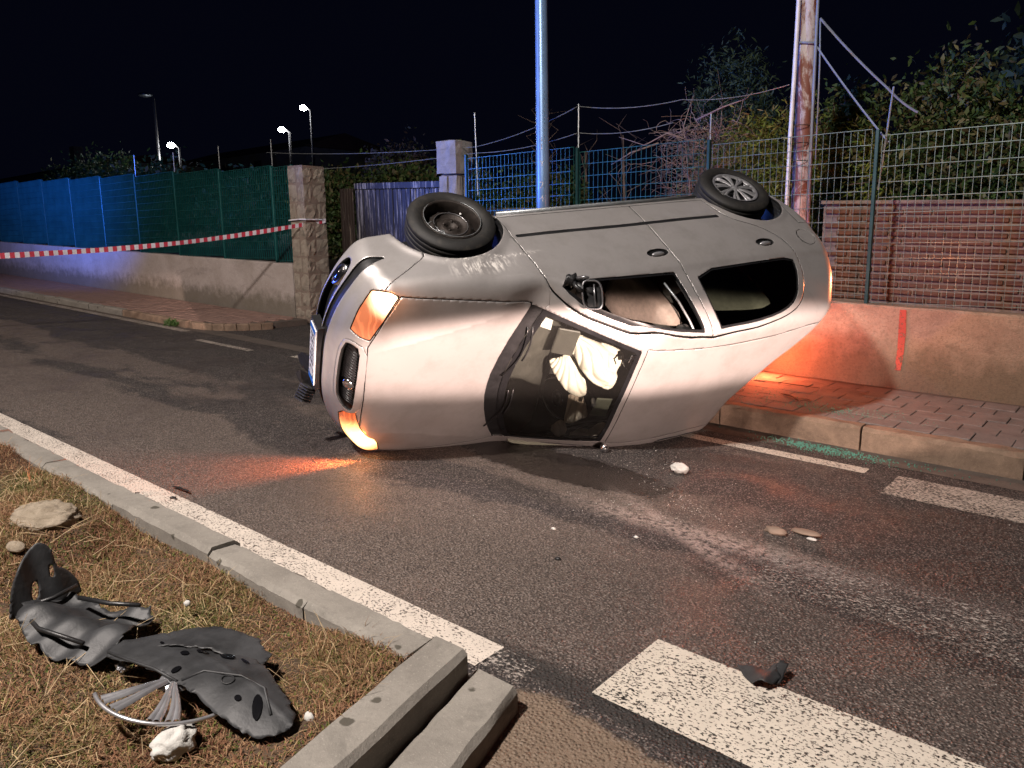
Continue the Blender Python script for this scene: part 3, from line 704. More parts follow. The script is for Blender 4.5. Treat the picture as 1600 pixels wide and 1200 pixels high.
# blue end bands and the rows of dark characters on the plate
for y0,y1 in ((-.245,-.205),(.205,.245)): carpart('plate_band', box(pc[0]-.0315,pc[0]-.0302,y0,y1,.407,.517), BOXF, 'plate_blue', pl)
glyphs=[]
rnd=random.Random(3)
for i in range(7):
    y=-.185+.055*i+(.012 if i>1 else 0)+(.012 if i>4 else 0)
    for s in range(3):
        if rnd.random()<.8: glyphs.append((box(pc[0]-.0312,pc[0]-.0302,y,y+.034,.425+.031*s,.434+.031*s),BOXF))
    for s in (0,1):
        if rnd.random()<.75: glyphs.append((box(pc[0]-.0313,pc[0]-.0303,y+s*.026,y+.008+s*.026,.425,.496),BOXF))
V_, F_ = join(glyphs); carpart('plate_lettering', V_, F_, 'plate_ink', pl)
for sd in (-1,1):
    p = at_front(sd*.60,.41,.0); V_, F_ = lathe([(0,.012),(.035,.010),(.044,.0),(.050,.006),(.052,-.03)], 28)
    n = body_normal(p[None])[0]; yb=n; xb=np.cross(yb,[0,0,1.]); xb/=np.linalg.norm(xb); z2=np.cross(xb,yb)
    V_=V_[:,0:1]*1.5*xb+V_[:,1:2]*yb+V_[:,2:3]*.9*z2+p-n*.004; carpart('fog_lamp', V_, F_, 'chrome', None, True)
# scraped bonnet edge
# torn black plastic hanging under the bumper
def shard(pts, th=.006, mat='black_plastic', name='torn_bumper_piece'):
    pts=np.array(pts,float); n=np.cross(pts[1]-pts[0],pts[2]-pts[0]); n/=np.linalg.norm(n); k=len(pts)
    V_=np.vstack([pts,pts+n*th]); F_=[tuple(range(k))[::-1],tuple(range(k,2*k))]+[(i,(i+1)%k,k+(i+1)%k,k+i) for i in range(k)]
    return carpart(name, V_, F_, mat)
shard([(.03,.20,.31),(-.01,.27,.17),(-.03,.33,.13),(-.02,.38,.17),(.01,.39,.25),(.03,.34,.31)])
shard([(.03,.38,.31),(-.03,.41,.20),(-.05,.47,.17),(-.03,.52,.23),(.03,.52,.31)])
shard([(.05,.46,.33),(.20,.70,.37),(.25,.74,.31),(.16,.66,.27),(.06,.50,.26)])
shard([(.04,-.10,.30),(.02,.02,.26),(.02,.16,.25),(.04,.18,.30)])
rb=[(box(0,.075,0,.005,0,.085)+[0,.021*i,0],BOXF) for i in range(6)]+[(box(.075,.080,0,.110,0,.085),BOXF),(box(0,.075,-.002,.110,-.004,0),BOXF)]
V_,F_=join(rb); Rr=np.array(Matrix.Rotation(.5,3,'X')@Matrix.Rotation(.5,3,'Z')@Matrix.Rotation(.4,3,'Y')); V_=V_@Rr.T+[-.04,.47,.27]; carpart('broken_duct', V_, F_, 'liner_plastic')
# ------------------------------------------------ wheels
def tyre(R, w, rin):
    h=w/2; pr=[(rin,-h*.72),(rin+.012,-h*.90),(rin+.045,-h*1.02),(R-.035,-h*.98),(R-.012,-h*.86)]
    for k in range(4):
        y=-h*.74+k*h*.38; pr+=[(R-.002,y),(R,y+h*.03),(R,y+h*.28),(R-.002,y+h*.31),(R-.010,y+h*.33),(R-.010,y+h*.37)]
    pr+=[(R-.002,h*.80),(R-.012,h*.88),(R-.035,h*.98),(rin+.045,h*1.02),(rin+.012,h*.90),(rin,h*.72)]
    return lathe(pr,72)
def spokes(angs, ri=.035, ro=.168, pair=.030, y=-.0, w=.009, bend=.012):
    L=[]
    for a in angs:
        for s in (-1,1):
            a0=a+s*pair*1.2; a1=a+s*pair*2.9
            pts=[]
            for k in range(5):
                t=k/4; r=ri+(ro-ri)*t; an=a0+(a1-a0)*t+.10*math.sin(math.pi*t)*.5
                pts.append((r,an,y-bend*math.sin(math.pi*(.25+.65*t))))
            V=[];
            for k,(r,an,yy) in enumerate(pts):
                ww=w*(.75+.55*k/4)
                d=np.array([math.cos(an),0,math.sin(an)]); t_=np.array([-math.sin(an),0,math.cos(an)]); c=d*r+[0,yy,0]
                V+=[c-t_*ww+[0,.004,0],c-t_*ww*.4+[0,-.004,0],c+t_*ww*.4+[0,-.004,0],c+t_*ww+[0,.004,0]]
            F_=[(4*k+j,4*k+j+1,4*k+5+j,4*k+4+j) for k in range(4) for j in range(3)]
            L.append((np.array(V),F_))
    return L
RIMP = [(.190,-.070),(.196,-.078),(.190,-.082),(.180,-.070),(.172,-.030),(.168,.0),(.172,.070),(.190,.075)]
def wheel(name, c, tilt, steer, hub, side):
    """built with the outer face towards -y (the car's right)"""
    Rm = np.array(Matrix.Rotation(math.radians(steer),3,'Z')@Matrix.Rotation(math.radians(tilt),3,'X'))
    def put(V): 
        V=np.array(V,float); V=V@Rm.T
        if side>0: V=V*[1,-1,1]
        return V+np.array(c)
    fl = (lambda F_: [tuple(f)[::-1] for f in F_]) if side>0 else (lambda F_: F_)
    V_,F_=tyre(.290,.180,.190); w=carpart(name,put(V_),fl(F_),'tyre_rubber',None,True)
    V_,F_=lathe(RIMP,64); carpart('rim',put(V_),fl(F_),'rusty_steel' if not hub else 'black_trim',w,True)
    if hub:
        V_,F_=lathe([(0,-.026),(.166,-.026),(.178,-.060)],48); carpart('hubcap_back',put(V_),fl(F_),'black_trim',w,True)
        V_,F_=lathe([(0,-.082),(.018,-.083),(.030,-.078),(.040,-.070)],32); V2,F2=lathe([(.160,-.066),(.170,-.076),(.184,-.080),(.191,-.076),(.186,-.068)],64)
        L=spokes([2*math.pi*i/9 for i in range(9)],.028,.170,.040,-.068,.0095)
        V3,F3=join([(V_,F_),(V2,F2)]+L); carpart('hubcap',put(V3),fl(F3),'hubcap_silver',w,True)
    else:
        V_,F_=lathe([(0,-.004),(.030,-.004),(.032,-.020),(.058,-.020),(.066,-.012),(.095,-.010),(.108,-.030),(.122,-.034),(.140,-.020),(.158,.004),(.172,.010)],64); d=carpart('wheel_disc',put(V_),fl(F_),'rusty_steel',w,True)
        for i in range(4):
            a=i*math.pi/2+.5; V_,F_=ellips((.045*math.cos(a),-.022,.045*math.sin(a)),(.009,.010,.009),10,6); carpart('wheel_bolt',put(V_),fl(F_),'rusty_steel',d,True)
        for i in range(12):
            a=i*math.pi/6+.3; V_,F_=ellips((.140*math.cos(a),-.0185,.140*math.sin(a)),(.011,.004,.011),10,6); carpart('vent_hole',put(V_),fl(F_),'black_trim',d,True)
        # what is left of its trim ring
        pts=[(.186*math.cos(a),-.086,.186*math.sin(a)) for a in np.linspace(-.9,4.1,40)]; V_,F_=tube(pts,.0022,5); carpart('trim_ring',put(V_),fl(F_),'galvanised',w,True)
        for a in (2.2,2.5,2.95):
            V_,F_=tube([(.186*math.cos(a),-.086,.186*math.sin(a)),(.150*math.cos(a+.1),-.080,.150*math.sin(a+.1)),(.128*math.cos(a+.3),-.060,.128*math.sin(a+.3))],.0025,5); carpart('trim_shard',put(V_),fl(F_),'galvanised',w,True)
        pts=[(.112*math.cos(a),-.036,.112*math.sin(a)) for a in np.linspace(0,2*math.pi,40)]; V_,F_=tube(pts,.003,5); carpart('disc_edge',put(V_),fl(F_),'bare_metal',w,True)
        V_,F_=ellips((.10,-.040,-.085),(.008,.006,.008),12,8); carpart('valve_cap',put(V_),fl(F_),'white_paint',w,True)
    return w
wheel('front_wheel',(.90,-.745,.262),-3,0,False,-1)
wheel('front_wheel',(.86,.745,.262),-3,0,False,1)
wheel('rear_wheel',(3.385,-.725,.150),0,0,True,-1)
wheel('rear_wheel',(3.36,.725,.150),0,0,True,1)
for xx in (.87,3.37):
    V_,F_=tube([(xx,-.62,.24),(xx,.62,.24)],.035,8); carpart('axle',V_,F_,'rusty_steel',None,True)
# ------------------------------------------------ broken door mirror on the right front door
V_,F_=ellips((1.43,-.80,.952),(.055,.045,.030),16,10,lambda d:1+.25*math.sin(7*d[0]+3*d[2])); mb=carpart('mirror_mount',V_,F_,'black_plastic',None,True)
V_,F_=ellips((1.50,-.785,1.03),(.085,.028,.040),16,10,lambda d:1+.2*math.sin(9*d[0])); V_[:,2]+= (V_[:,0]-1.50)*.7; carpart('mirror_base',V_,F_,'black_plastic',mb,True)
V_,F_=tube([(1.45,-.82,.965),(1.475,-.86,1.0),(1.50,-.86,1.02)],[.014,.010,.012],8); carpart('mirror_arm',V_,F_,'bare_metal',mb,True)
t=np.linspace(0,2*math.pi,41)[:-1]; 
cm=np.array([1.500,-.800,1.105]); ax=np.array([.884,-.212,.417]); ay=np.array([-.172,.682,.711]); ax/=np.linalg.norm(ax)
se=lambda v,e: np.sign(v)*abs(v)**e
q=[cm+ax*(.060*se(math.cos(a),.6)+.012*math.sin(a))+ay*.088*se(math.sin(a),.6) for a in t]
V_,F_=tube(q+[q[0]],.0065,8,False); fr_=carpart('mirror_frame',V_,F_,'bare_metal',mb,True)
nm_=np.cross(ax,ay); nm_*=np.sign(nm_[1])   # away from the lens side
q2=[cm+(np.array(p)-cm)*.80+nm_*.035 for p in q]; V_,F_=join([(np.array(q+q2),[(i,(i+1)%40,40+(i+1)%40,40+i) for i in range(40)]),(np.array(q2),[tuple(range(40))])]); carpart('mirror_back',V_,F_,'black_plastic',mb,True)
V_,F_=tube([cm-ax*.055-ay*.02,cm-ax*.10-ay*.05,(1.44,-.80,.955)],[.012,.014,.018],8); carpart('mirror_hinge',V_,F_,'black_plastic',mb,True)
V_,F_=tube([cm+ax*.01-ay*.07+nm_*.02,cm+ax*.015+nm_*.02,cm+ax*.02+ay*.07+nm_*.02],.006,6); carpart('mirror_motor',V_,F_,'bare_metal',mb,True)
# ------------------------------------------------ cabin
V_,F_=grid(16,16,lambda u,v:(1.16+.42*u,-.68+1.36*v,.90+.05*math.sin(math.pi*u)-.07*u*u+.03*math.cos(6*v)*u)); dash=carpart('dashboard',V_,F_,'dash_plastic',None,True)
V_,F_=grid(8,16,lambda u,v:(1.58+.05*u,-.68+1.36*v,.862-.36*u)); carpart('dashboard_face',V_,F_,'dark_interior',dash,True)
def seat(x, y, m, head=True):
    def blob(c, r, e=.38): 
        return ellips(c, r, 28, 16, lambda d: 1/((abs(d[0])**(2/e)+abs(d[1])**(2/e)+abs(d[2])**(2/e))**(e/2)))
    V_,F_=blob((x+.08,y,.88),(.075,.20,.29)); V_[:,0]+=(V_[:,2]-.6)*.28; k=np.clip((V_[:,2]-.85)/.3,0,1); V_[:,1]=y+(V_[:,1]-y)*(1-.35*k); s=carpart('seat_back',V_,F_,m,None,True)
    if head: V_,F_=blob((x+.27,y,1.23),(.045,.10,.065)); carpart('headrest',V_,F_,'dark_interior',s,True)
    V_,F_=blob((x-.22,y,.50),(.25,.24,.08)); carpart('seat_cushion',V_,F_,'dark_interior',s,True)
seat(2.03,-.38,'seat_fabric'); seat(2.03,.38,'seat_fabric')
seat(2.88,-.36,'seat_dark',False); seat(2.75,.36,'seat_dark',False)
V_,F_=tube([(2.17,-.70,.98),(2.23,-.64,1.12),(2.26,-.58,1.25),(2.27,-.53,1.36)],.008,6); carpart('belt_strap',V_,F_,'galvanised',None,True)
# deployed airbags: folded cloth
def bag(c, r, seed, mat, rot=(0,0,0), amp=.10, name='airbag'):
    rg=np.random.default_rng(seed); ws=[(rg.normal(size=3)*2.6, rg.uniform(0,6.28)) for _ in range(5)]
    def f(d):
        k=1.0
        for w,p in ws: k-=amp*(1-abs(math.sin(float(w@d)+p)))**3.0*1.3
        return k
    V_,F_=ellips((0,0,0), r, 72, 44, f); Rr=np.array(Matrix.Rotation(rot[2],3,'Z')@Matrix.Rotation(rot[1],3,'Y')@Matrix.Rotation(rot[0],3,'X'))
    return carpart(name, V_@Rr.T+np.array(c), F_, mat, None, True)
AX=np.array([.884,-.212,.417]); AY=np.array([-.172,.682,.711]); AN=np.cross(AX,AY); AN*=-np.sign(AN@np.array([.0,-.6,.7]))   # AN points away from the windscreen
def drape(name, outline, c, k, mat, folds, st=.006, bulge=.05, th=.004):
    """limp folded cloth hanging behind the glass: outline in its own plane, folds as ridges fanning from a point"""
    ol=chaikin([((x-c[0])*k,(y-c[1])*k) for x,y in outline],1); lo=ol.min(0)-.01; hi=ol.max(0)+.01
    xs_=np.arange(lo[0],hi[0],st); ys_=np.arange(lo[1],hi[1],st); X,Y=np.meshgrid(xs_,ys_,indexing='ij'); pts=np.stack([X.ravel(),Y.ravel()],1); d=sdf_poly(pts,ol)
    g=np.zeros_like(pts)
    for a_ in range(2): q=pts.copy(); q[:,a_]+=1e-4; g[:,a_]=(sdf_poly(q,ol)-d)/1e-4
    near=np.abs(d)<st*.7; keep=d<st*.7; pts[near]-=g[near]*d[near][:,None]
    idx=-np.ones(len(pts),int); idx[keep]=np.arange(keep.sum()); q=pts[keep]; dd=np.clip(-d[keep],0,1)
    h=-bulge*(1-np.exp(-dd/.035))
    for fx,fy,n_,amp,ph in folds:
        u=q-np.array([(fx-c[0])*k,(fy-c[1])*k]); an=np.arctan2(u[:,1],u[:,0]); r=np.hypot(u[:,0],u[:,1])
        w_=np.sin(n_*an+ph+1.3*np.sin(14*r+ph)); h+=amp*(1-np.abs(w_))**1.6*np.clip(r/.06,0,1)
    P3=np.array(c[2])+q[:,0:1]*AX+q[:,1:2]*AY+h[:,None]*AN
    ny=len(ys_); F_=[]
    for a_ in range(len(xs_)-1):
        for b_ in range(ny-1):
            f=[idx[a_*ny+b_],idx[(a_+1)*ny+b_],idx[(a_+1)*ny+b_+1],idx[a_*ny+b_+1]]
            if min(f)>=0: F_.append(f)
    o=carpart(name,P3,F_,mat,None,True); md=o.modifiers.new('thickness','SOLIDIFY'); md.thickness=th; return o
z2=lambda L:[(720+X/3.43,380+Y/3.43) for X,Y in L]
drape('airbag', z2([(560,470),(640,480),(720,515),(810,540),(872,575),(880,625),(838,672),(842,725),(805,792),(745,772),(690,742),(640,680),(600,600),(570,540)]), (950,565,(1.79,-.21,1.17)), .0042, 'airbag_cloth', [(895,520,9,.024,.4),(960,600,7,.014,1.4)], bulge=.06)
drape('airbag', z2([(545,600),(600,560),(650,640),(700,742),(702,790),(692,822),(640,828),(580,792),(530,722),(490,652),(480,603)]), (915,590,(1.66,-.03,1.12)), .0041, 'airbag_cloth', [(885,540,13,.020,.9)], bulge=.045)
drape('airbag_skirt', z2([(575,800),(650,810),(672,870),(684,930),(676,962),(640,970),(600,992),(555,995),(538,982),(556,900)]), (898,640,(1.70,.26,1.13)), .0041, 'airbag_shade', [(895,590,15,.018,.2)], bulge=.02)
drape('dash_mat', [(775,687),(800,682),(850,688),(905,697),(860,700),(790,696)], (840,690,(1.52,.63,1.10)), .0040, 'visor_cloth', [], bulge=.01)
drape('loose_cloth', [(893,675),(915,664),(935,668),(950,682),(930,697),(900,692)], (920,682,(1.80,.54,1.22)), .0040, 'airbag_shade', [(900,660,9,.018,.3)], bulge=.02)
drape('loose_cloth', [(848,668),(866,652),(878,655),(882,676),(862,686)], (865,668,(1.62,.48,1.13)), .0040, 'airbag_shade', [(850,640,8,.014,.7)], bulge=.02)
# steering wheel, visor, inner mirror and clutter
pts=[(1.68+.05*math.sin(a),.36+.18*math.cos(a),.95+.17*math.sin(a)) for a in np.linspace(0,2*math.pi,40)]; V_,F_=tube(pts,.014,8,False); sw=carpart('steering_wheel',V_,F_,'black_trim',None,True)
V_,F_=ellips((1.67,.36,.95),(.03,.07,.06),14,8); carpart('steering_hub',V_,F_,'black_trim',sw,True)
V_,F_=cbox(1.72,1.83,.02,.20,1.262,1.274,.004); V_[:,2]+=(V_[:,0]-1.7)*.33; carpart('sun_visor',V_,F_,'visor_cloth')
V_,F_=tube([(1.69,.055,1.30),(1.71,.058,1.255)],.016,12); carpart('visor_clip',V_,F_,'bare_metal')
V_,F_=cbox(1.40,1.53,-.47,-.25,1.045,1.062,.005); V_[:,2]+=(V_[:,0]-1.46)*.5; carpart('airbag_lid',V_,F_,'dash_plastic')
V_,F_=cbox(1.80,1.845,-.43,-.36,1.325,1.338,.003); carpart('overhead_bracket',V_,F_,'chrome')
V_,F_=tube([(1.80,-.40,1.33),(1.77,-.36,1.31),(1.79,-.32,1.325)],.006,8); carpart('bracket_arm',V_,F_,'chrome')
V_,F_=bag_v=ellips((1.95,.50,1.24),(.10,.07,.05),20,12,lambda d:1+.3*math.sin(6*d[0]+5*d[1])); carpart('loose_cloth',V_,F_,'airbag_shade',None,True)
# paper stuck inside the windscreen corner
p4=[cast_rays(np.array([[1.2,y,.5]])*0+np.array([[x,y,.5]]), np.array([[0,0,1.]]))[0]-[0,0,.010] for x,y in ((1.265,-.575),(1.325,-.56),(1.315,-.495),(1.255,-.505))]
carpart('windscreen_sticker',p4,[(0,1,2,3)],'white_paper')
# wipers lying on the cowl and glass
for y0,y1,x1 in ((-.10,-.50,1.17),(.45,.02,1.13)):
    pts=[]
    for t_ in np.linspace(0,1,9):
        y=y0+(y1-y0)*t_; x=1.07+(x1-1.07)*t_+.03*math.sin(3*t_)
        q=cast_rays(np.array([[x,y,.5]]),np.array([[0,0,1.]]))[0]; pts.append(q+[0,0,.012+.01*math.sin(math.pi*t_)])
    V_,F_=tube(pts,.005,6); carpart('wiper_arm',V_,F_,'black_trim',None,True)
    V_,F_=tube([np.array(p)+[.035,0,.004] for p in pts[3:]],.006,6); carpart('wiper_blade',V_,F_,'black_plastic',None,True)
# tail lamps
for sd in (-1,1):
    p=cast_rays(np.array([[3.3,sd*.57,.90]]),np.array([[1.,0,0]]))[0]; V_,F_=ellips(p-[.030,0,0],(.035,.06,.13),18,12); carpart('tail_lamp',V_,F_,'tail_lit',None,True)
# antenna lying back from the tailgate, torn seal
V_,F_=tube([(3.35,.05,1.40),(3.50,-.02,1.62),(3.62,-.08,1.80)],.003,5); 
lamp('indicator_glow_low','SPOT',(-3.99,3.33,.232),(-5.15,1.50,.20),330,(1,.17,.04),.03,54,1)
lamp('indicator_glow_side','POINT',tuple(Mc@Vector((-.20,.52,.92))),(0,0,0),1.6,(1,.25,.06),.02)
lamp('indicator_glow_high','POINT',tuple(Mc@Vector((-.26,-.74,.90))),(0,0,0),1.4,(1,.35,.12),.03)
lamp('tail_lamp_glow','POINT',(-2.84,7.34,.48),(0,0,0),70,(1,.15,.05),.05)
lamp('tail_lamp_glow_high','POINT',(-1.60,6.72,1.40),(0,0,0),34,(1,.26,.10),.05)
# ---------------------------------------------------------------- ground, road, island, pavements
def sheet(name, poly, w, mat, kind='structure', label=None):
    V = np.array([P(x,y,w) for x,y in poly]); return solo(name, V, [tuple(range(len(V)))], mat, label, kind=kind)
def slab(poly, w0, w1):
    n=len(poly); V=[P(x,y,w0) for x,y in poly]+[P(x,y,w1) for x,y in poly]
    return np.array(V), [tuple(range(n,2*n))]+[(i,(i+1)%n,n+(i+1)%n,n+i) for i in range(n)]
sheet('road', [(-320,-60),(60,-60),(60,9.0),(-7.0,9.0),(-10.6,9.0),(-320,9.0)], 0.0, 'asphalt')
# painted markings
def stripe(name, x0, x1, y0, y1, mat, w=.004):
    n=max(2,int(abs(x1-x0)/.5)); V=[];F_=[]
    for i in range(n+1):
        x=x0+(x1-x0)*i/n; V+=[P(x,y0,w),P(x,y1,w)]
    F_=[(2*i,2*i+2,2*i+3,2*i+1) for i in range(n)]
    return solo(name,V,F_,mat,kind='structure')
stripe('edge_line', -60, -1.78, 1.905, 2.075, 'paint_solid')
stripe('edge_line', -1.78, -1.60, 1.93, 2.07, 'paint_faded')
stripe('edge_line', -80, -10.75, 5.48, 5.62, 'paint_thin')
stripe('edge_line', -9.9, -8.6, 5.20, 5.30, 'paint_thin')
stripe('edge_line', -7.9, -1.36, 5.33, 5.46, 'paint_worn')
for y0,y1,m in ((2.05,2.52,'paint_worn'),(3.25,3.68,'paint_faded'),(4.98,5.43,'paint_thin')):
    stripe('crossing_bar', -1.36 if y0<3 else (-1.3 if y0<4 else -1.17), 2.4, y0, y1, m, .005)
# near island: kerb along the road, return kerb with a lower step at its end, soil and dry grass inside
KI0, KI1 = 1.595, 1.75
def kerb_run(name, x0, x1, y0, y1, h, mat, b=.014, kind='structure', nx=6, amp=.004, seed=0):
    """one kerb stone with worn arrises"""
    rg=np.random.default_rng(seed+int(abs(x0)*100)+int(abs(y0)*10))
    prof=[(y0,-.05),(y0,h-b),(y0+b,h),(y1-b,h),(y1,h-b),(y1,-.05)]
    V=[];m=len(prof)
    for i in range(nx+1):
        x=x0+(x1-x0)*i/nx
        for k,(y,z) in enumerate(prof):
            j=rg.normal(0,amp,2) if z>0 else (0,0)
            V.append(P(x,y+j[0],z+j[1]))
    F_=[(i*m+k,(i+1)*m+k,(i+1)*m+k+1,i*m+k+1) for i in range(nx) for k in range(m-1)]
    F_+=[tuple(range(m))[::-1],tuple(nx*m+k for k in range(m))]
    return V,F_
island = tag(link('island_kerb', None, None, P(-3,1.58,0)), None, None, None, 'structure')
xs=[-40,-30,-22,-16,-12.5,-10.6,-9.1,-7.9,-6.85,-5.9,-4.95,-4.02,-3.08,-2.38,-1.81]
for a_,b_ in zip(xs[:-1],xs[1:]):
    V_,F_=kerb_run('kerb_stone',a_+.004,b_-.004,KI0,KI1,.17+(.008*math.sin(a_*9) if a_<-2.5 else 0),'kerb_concrete',.022,nx=16,amp=.0022); part('kerb_stone',V_,F_,'kerb_concrete',island,True)
# end of the island: upper return kerb and the lower step
def run_y(y0,y1,x0,x1,h,b=.02,ny=10,amp=.003,skew=0,seed=1):
    rg=np.random.default_rng(seed); prof=[(x0,-.05),(x0,h-b),(x0+b,h),(x1-b,h),(x1,h-b),(x1,-.05)]; V=[];m=len(prof)
    for i in range(ny+1):
        y=y0+(y1-y0)*i/ny
        for x,z in prof: j=rg.normal(0,amp,2) if z>0 else (0,0); V.append(P(x+skew*(y-1.6)+j[0],y,z+j[1]))
    F_=[(i*m+k+1,(i+1)*m+k+1,(i+1)*m+k,i*m+k) for i in range(ny) for k in range(m-1)]
    F_+=[tuple(range(m)),tuple(ny*m+k for k in range(m))[::-1]]
    return V,F_
V_,F_=run_y(-.6,1.75,-1.803,-1.634,.178,.020,20,.0016,-.22,2); part('kerb_stone',V_,F_,'kerb_concrete',island,True)
V_,F_=run_y(1.02,1.80,-1.628,-1.434,.088,.018,12,.002,-.27,3); part('kerb_stone',V_,F_,'kerb_concrete',island,True)
V_,F_=run_y(-.6,1.012,-1.628,-1.434,.085,.018,8,.004,-.27,4); part('kerb_stone',V_,F_,'kerb_concrete',island,True)
for o_ in island.children: 
    o_.data.set_sharp_from_angle(angle=.6)
# broken edge lines of concrete between kerb blocks are real joints; soil bed
def soil_z(x,y): return .115+.030*math.sin(1.7*x+.6)*math.cos(2.3*y)+.018*math.sin(5.1*x+3*y)+.03*math.exp(-((x+4.05)/.3)**2-((y-1.3)/.2)**2)
nx,ny=150,60
V_=[];
for i in range(nx+1):
    for j in range(ny+1):
        x=-12+10.35*i/nx; y=-1.5+3.10*j/ny; V_.append(P(x,y,soil_z(x,y)+random.uniform(-.008,.008)))
F_=[(i*(ny+1)+j,(i+1)*(ny+1)+j,(i+1)*(ny+1)+j+1,i*(ny+1)+j+1) for i in range(nx) for j in range(ny)]
solo('soil_bed',V_,F_,'soil',kind='structure',smooth=True)
sheet('verge', [(-60,-8),(-12,-8),(-12,1.593),(-60,1.593)], .10, 'soil')
sheet('verge', [(-12,-8),(-1.9,-8),(-1.9,-1.5),(-12,-1.5)], .10, 'soil')
# far pavement, right: bed, tan kerb stones, tiles
def polyslab(name, poly, w, mat):
    V_,F_=slab(poly,-.1,w); return solo(name,V_,F_,mat,kind='structure')
polyslab('pavement', [(-6.6,6.07),(12,6.07),(12,7.72),(-6.6,7.72)], .163, 'joint_mortar')
kerb = tag(link('far_kerb', None, None, P(-2,5.98,0)), None, None, None, 'structure')
xs=[-6.6,-5.8,-4.75,-3.70,-2.66,-1.55,-.52,.52,1.56,2.6,3.65,4.7]
for a_,b_ in zip(xs[:-1],xs[1:]):
    V_,F_=kerb_run('k',a_+.008,b_-.008,5.90,6.065,.178,'kerb_tan',.028,nx=12,amp=.004); part('kerb_stone',V_,F_,'kerb_tan',kerb)
pav=[o for o in COL.objects if o.name.startswith('pavement')][-1]
mt=[mesh('tile', *cbox(-.1225,.1225,-.1225,.1225,-.03,.013+.001*k,.004), 'tile_concrete') for k in range(3)]
for j in range(6):
    y=6.21+.25*j
    for i in range(30):
        x=-4.5+.25*i+(.125 if j%2 else 0)
        if x>2.2: continue
        o=link('tile', mt[(i*7+j*3)%3], pav, P(x,y,.158+random.uniform(-.003,.003))); o.rotation_euler=(random.gauss(0,.008),SL+random.gauss(0,.008),random.gauss(0,.006))
sheet('gutter', [(-60,5.63),(12,5.63),(12,5.895),(-60,5.895)], .003, 'joint_mortar')
# far pavement, left of the gateway, with a rounded corner
import itertools
cor=[(-11.05,5.82),(-10.72,5.93),(-10.45,6.12),(-10.30,6.38),(-10.22,6.70),(-10.20,7.25)]
polyslab('pavement', [(-90,5.82)]+cor+[(-90,7.25)], .085, 'joint_mortar')
pavl=[o for o in COL.objects if o.name.startswith('pavement')][-1]
kl = tag(link('left_kerb', None, None, P(-12,5.9,0)), None, None, None, 'structure')
xs=[-60,-50,-42,-36,-31,-27,-23.5,-20.5,-18,-16,-14.5,-13.2,-12.1,-11.1]
for a_,b_ in zip(xs[:-1],xs[1:]):
    V_,F_=kerb_run('k',a_+.01,b_-.01,5.72,5.84,.105,'kerb_tan',.02,nx=6,amp=.006); part('kerb_stone',V_,F_,'kerb_concrete' if a_<-14 else 'kerb_tan',kl)
arc=[(-11.09,5.76)]+[(-11.05+.92*math.sin(t),6.66-.92*math.cos(t)) for t in np.linspace(.12,1.5,8)]
for (x0,y0),(x1,y1) in zip(arc[:-1],arc[1:]):
    d=np.array([x1-x0,y1-y0]); L=np.linalg.norm(d); d/=L; n_=np.array([-d[1],d[0]])
    V_,F_=cbox(.004,L-.004,-.0,.11,-.03,.098,.012); V_=[P(x0+d[0]*v[0]+n_[0]*v[1],y0+d[1]*v[0]+n_[1]*v[1],v[2]+random.uniform(-.004,.004)) for v in V_]; part('kerb_stone',V_,F_,'kerb_tan',kl)
mp=[mesh('paver', *cbox(-.121,.121,-.058,.058,-.03,.010+.001*k,.006), 'paver_red') for k in range(3)]
n_=0
for j in range(11):
    y=5.93+.122*j
    for i in range(17):
        x=-14.6+.25*i+(.125 if j%2 else 0)
        if x>-10.35 or (x>-11 and (x+11.05)**2+(y-6.66)**2>.70**2 and y<6.66): continue
        o=link('paver', mp[(i*5+j)%3], pavl, P(x,y,.090+random.uniform(-.003,.003))); o.rotation_euler=(0,SL,random.gauss(0,.01)); n_+=1
# paving beyond the range where single pavers can be seen
V_,F_=slab([(-60,5.86),(-14.75,5.86),(-14.75,7.24),(-60,7.24)],.05,.098); solo('distant_paving',V_,F_,'paver_red',kind='structure')
# ---------------------------------------------------------------- garden walls
def long_wall(name, label, x0, x1, y0, y1, w0, w1, mat, cap=.02, cat='wall'):
    t=thing(name,label,cat,P((x0+x1)/2,y0,w0))
    nx=60;V=[]
    rg=np.random.default_rng(5)
    prof=[(y0,w0-.3),(y0,(w0+w1)/2),(y0,w1-.015),(y0+.012,w1),(y1-.012,w1),(y1,w1-.015),(y1,w0-.3)]; m=len(prof)
    for i in range(nx+1):
        x=x0+(x1-x0)*i/nx
        for y,z in prof: V.append(P(x,y+rg.normal(0,.003),z+(rg.normal(0,.004) if z>w0 else 0)))
    F_=[(i*m+k,(i+1)*m+k,(i+1)*m+k+1,i*m+k+1) for i in range(nx) for k in range(m-1)]+[tuple(range(m))[::-1],tuple(nx*m+k for k in range(m))]
    part('wall_face',V,F_,mat,t); return t
wr = long_wall('low_wall','low tan plastered wall under the right-hand fence, with a red spray stripe',-7.04,9,7.70,7.93,.15,.925,'plaster_right')
st=[P(-1.76+dx,7.6935,w) for dx,w in ((0,.90),(.055,.90),(.065,.70),(.060,.50),(.045,.34),(-.005,.34),(.005,.55),(.0,.75))]
part('red_stripe',st,[tuple(range(8))],'red_spray',wr)
wl = long_wall('low_wall','long low lilac-lit plastered wall under the left-hand fence',-60,-10.56,7.28,7.50,.09,.93,'plaster_left')
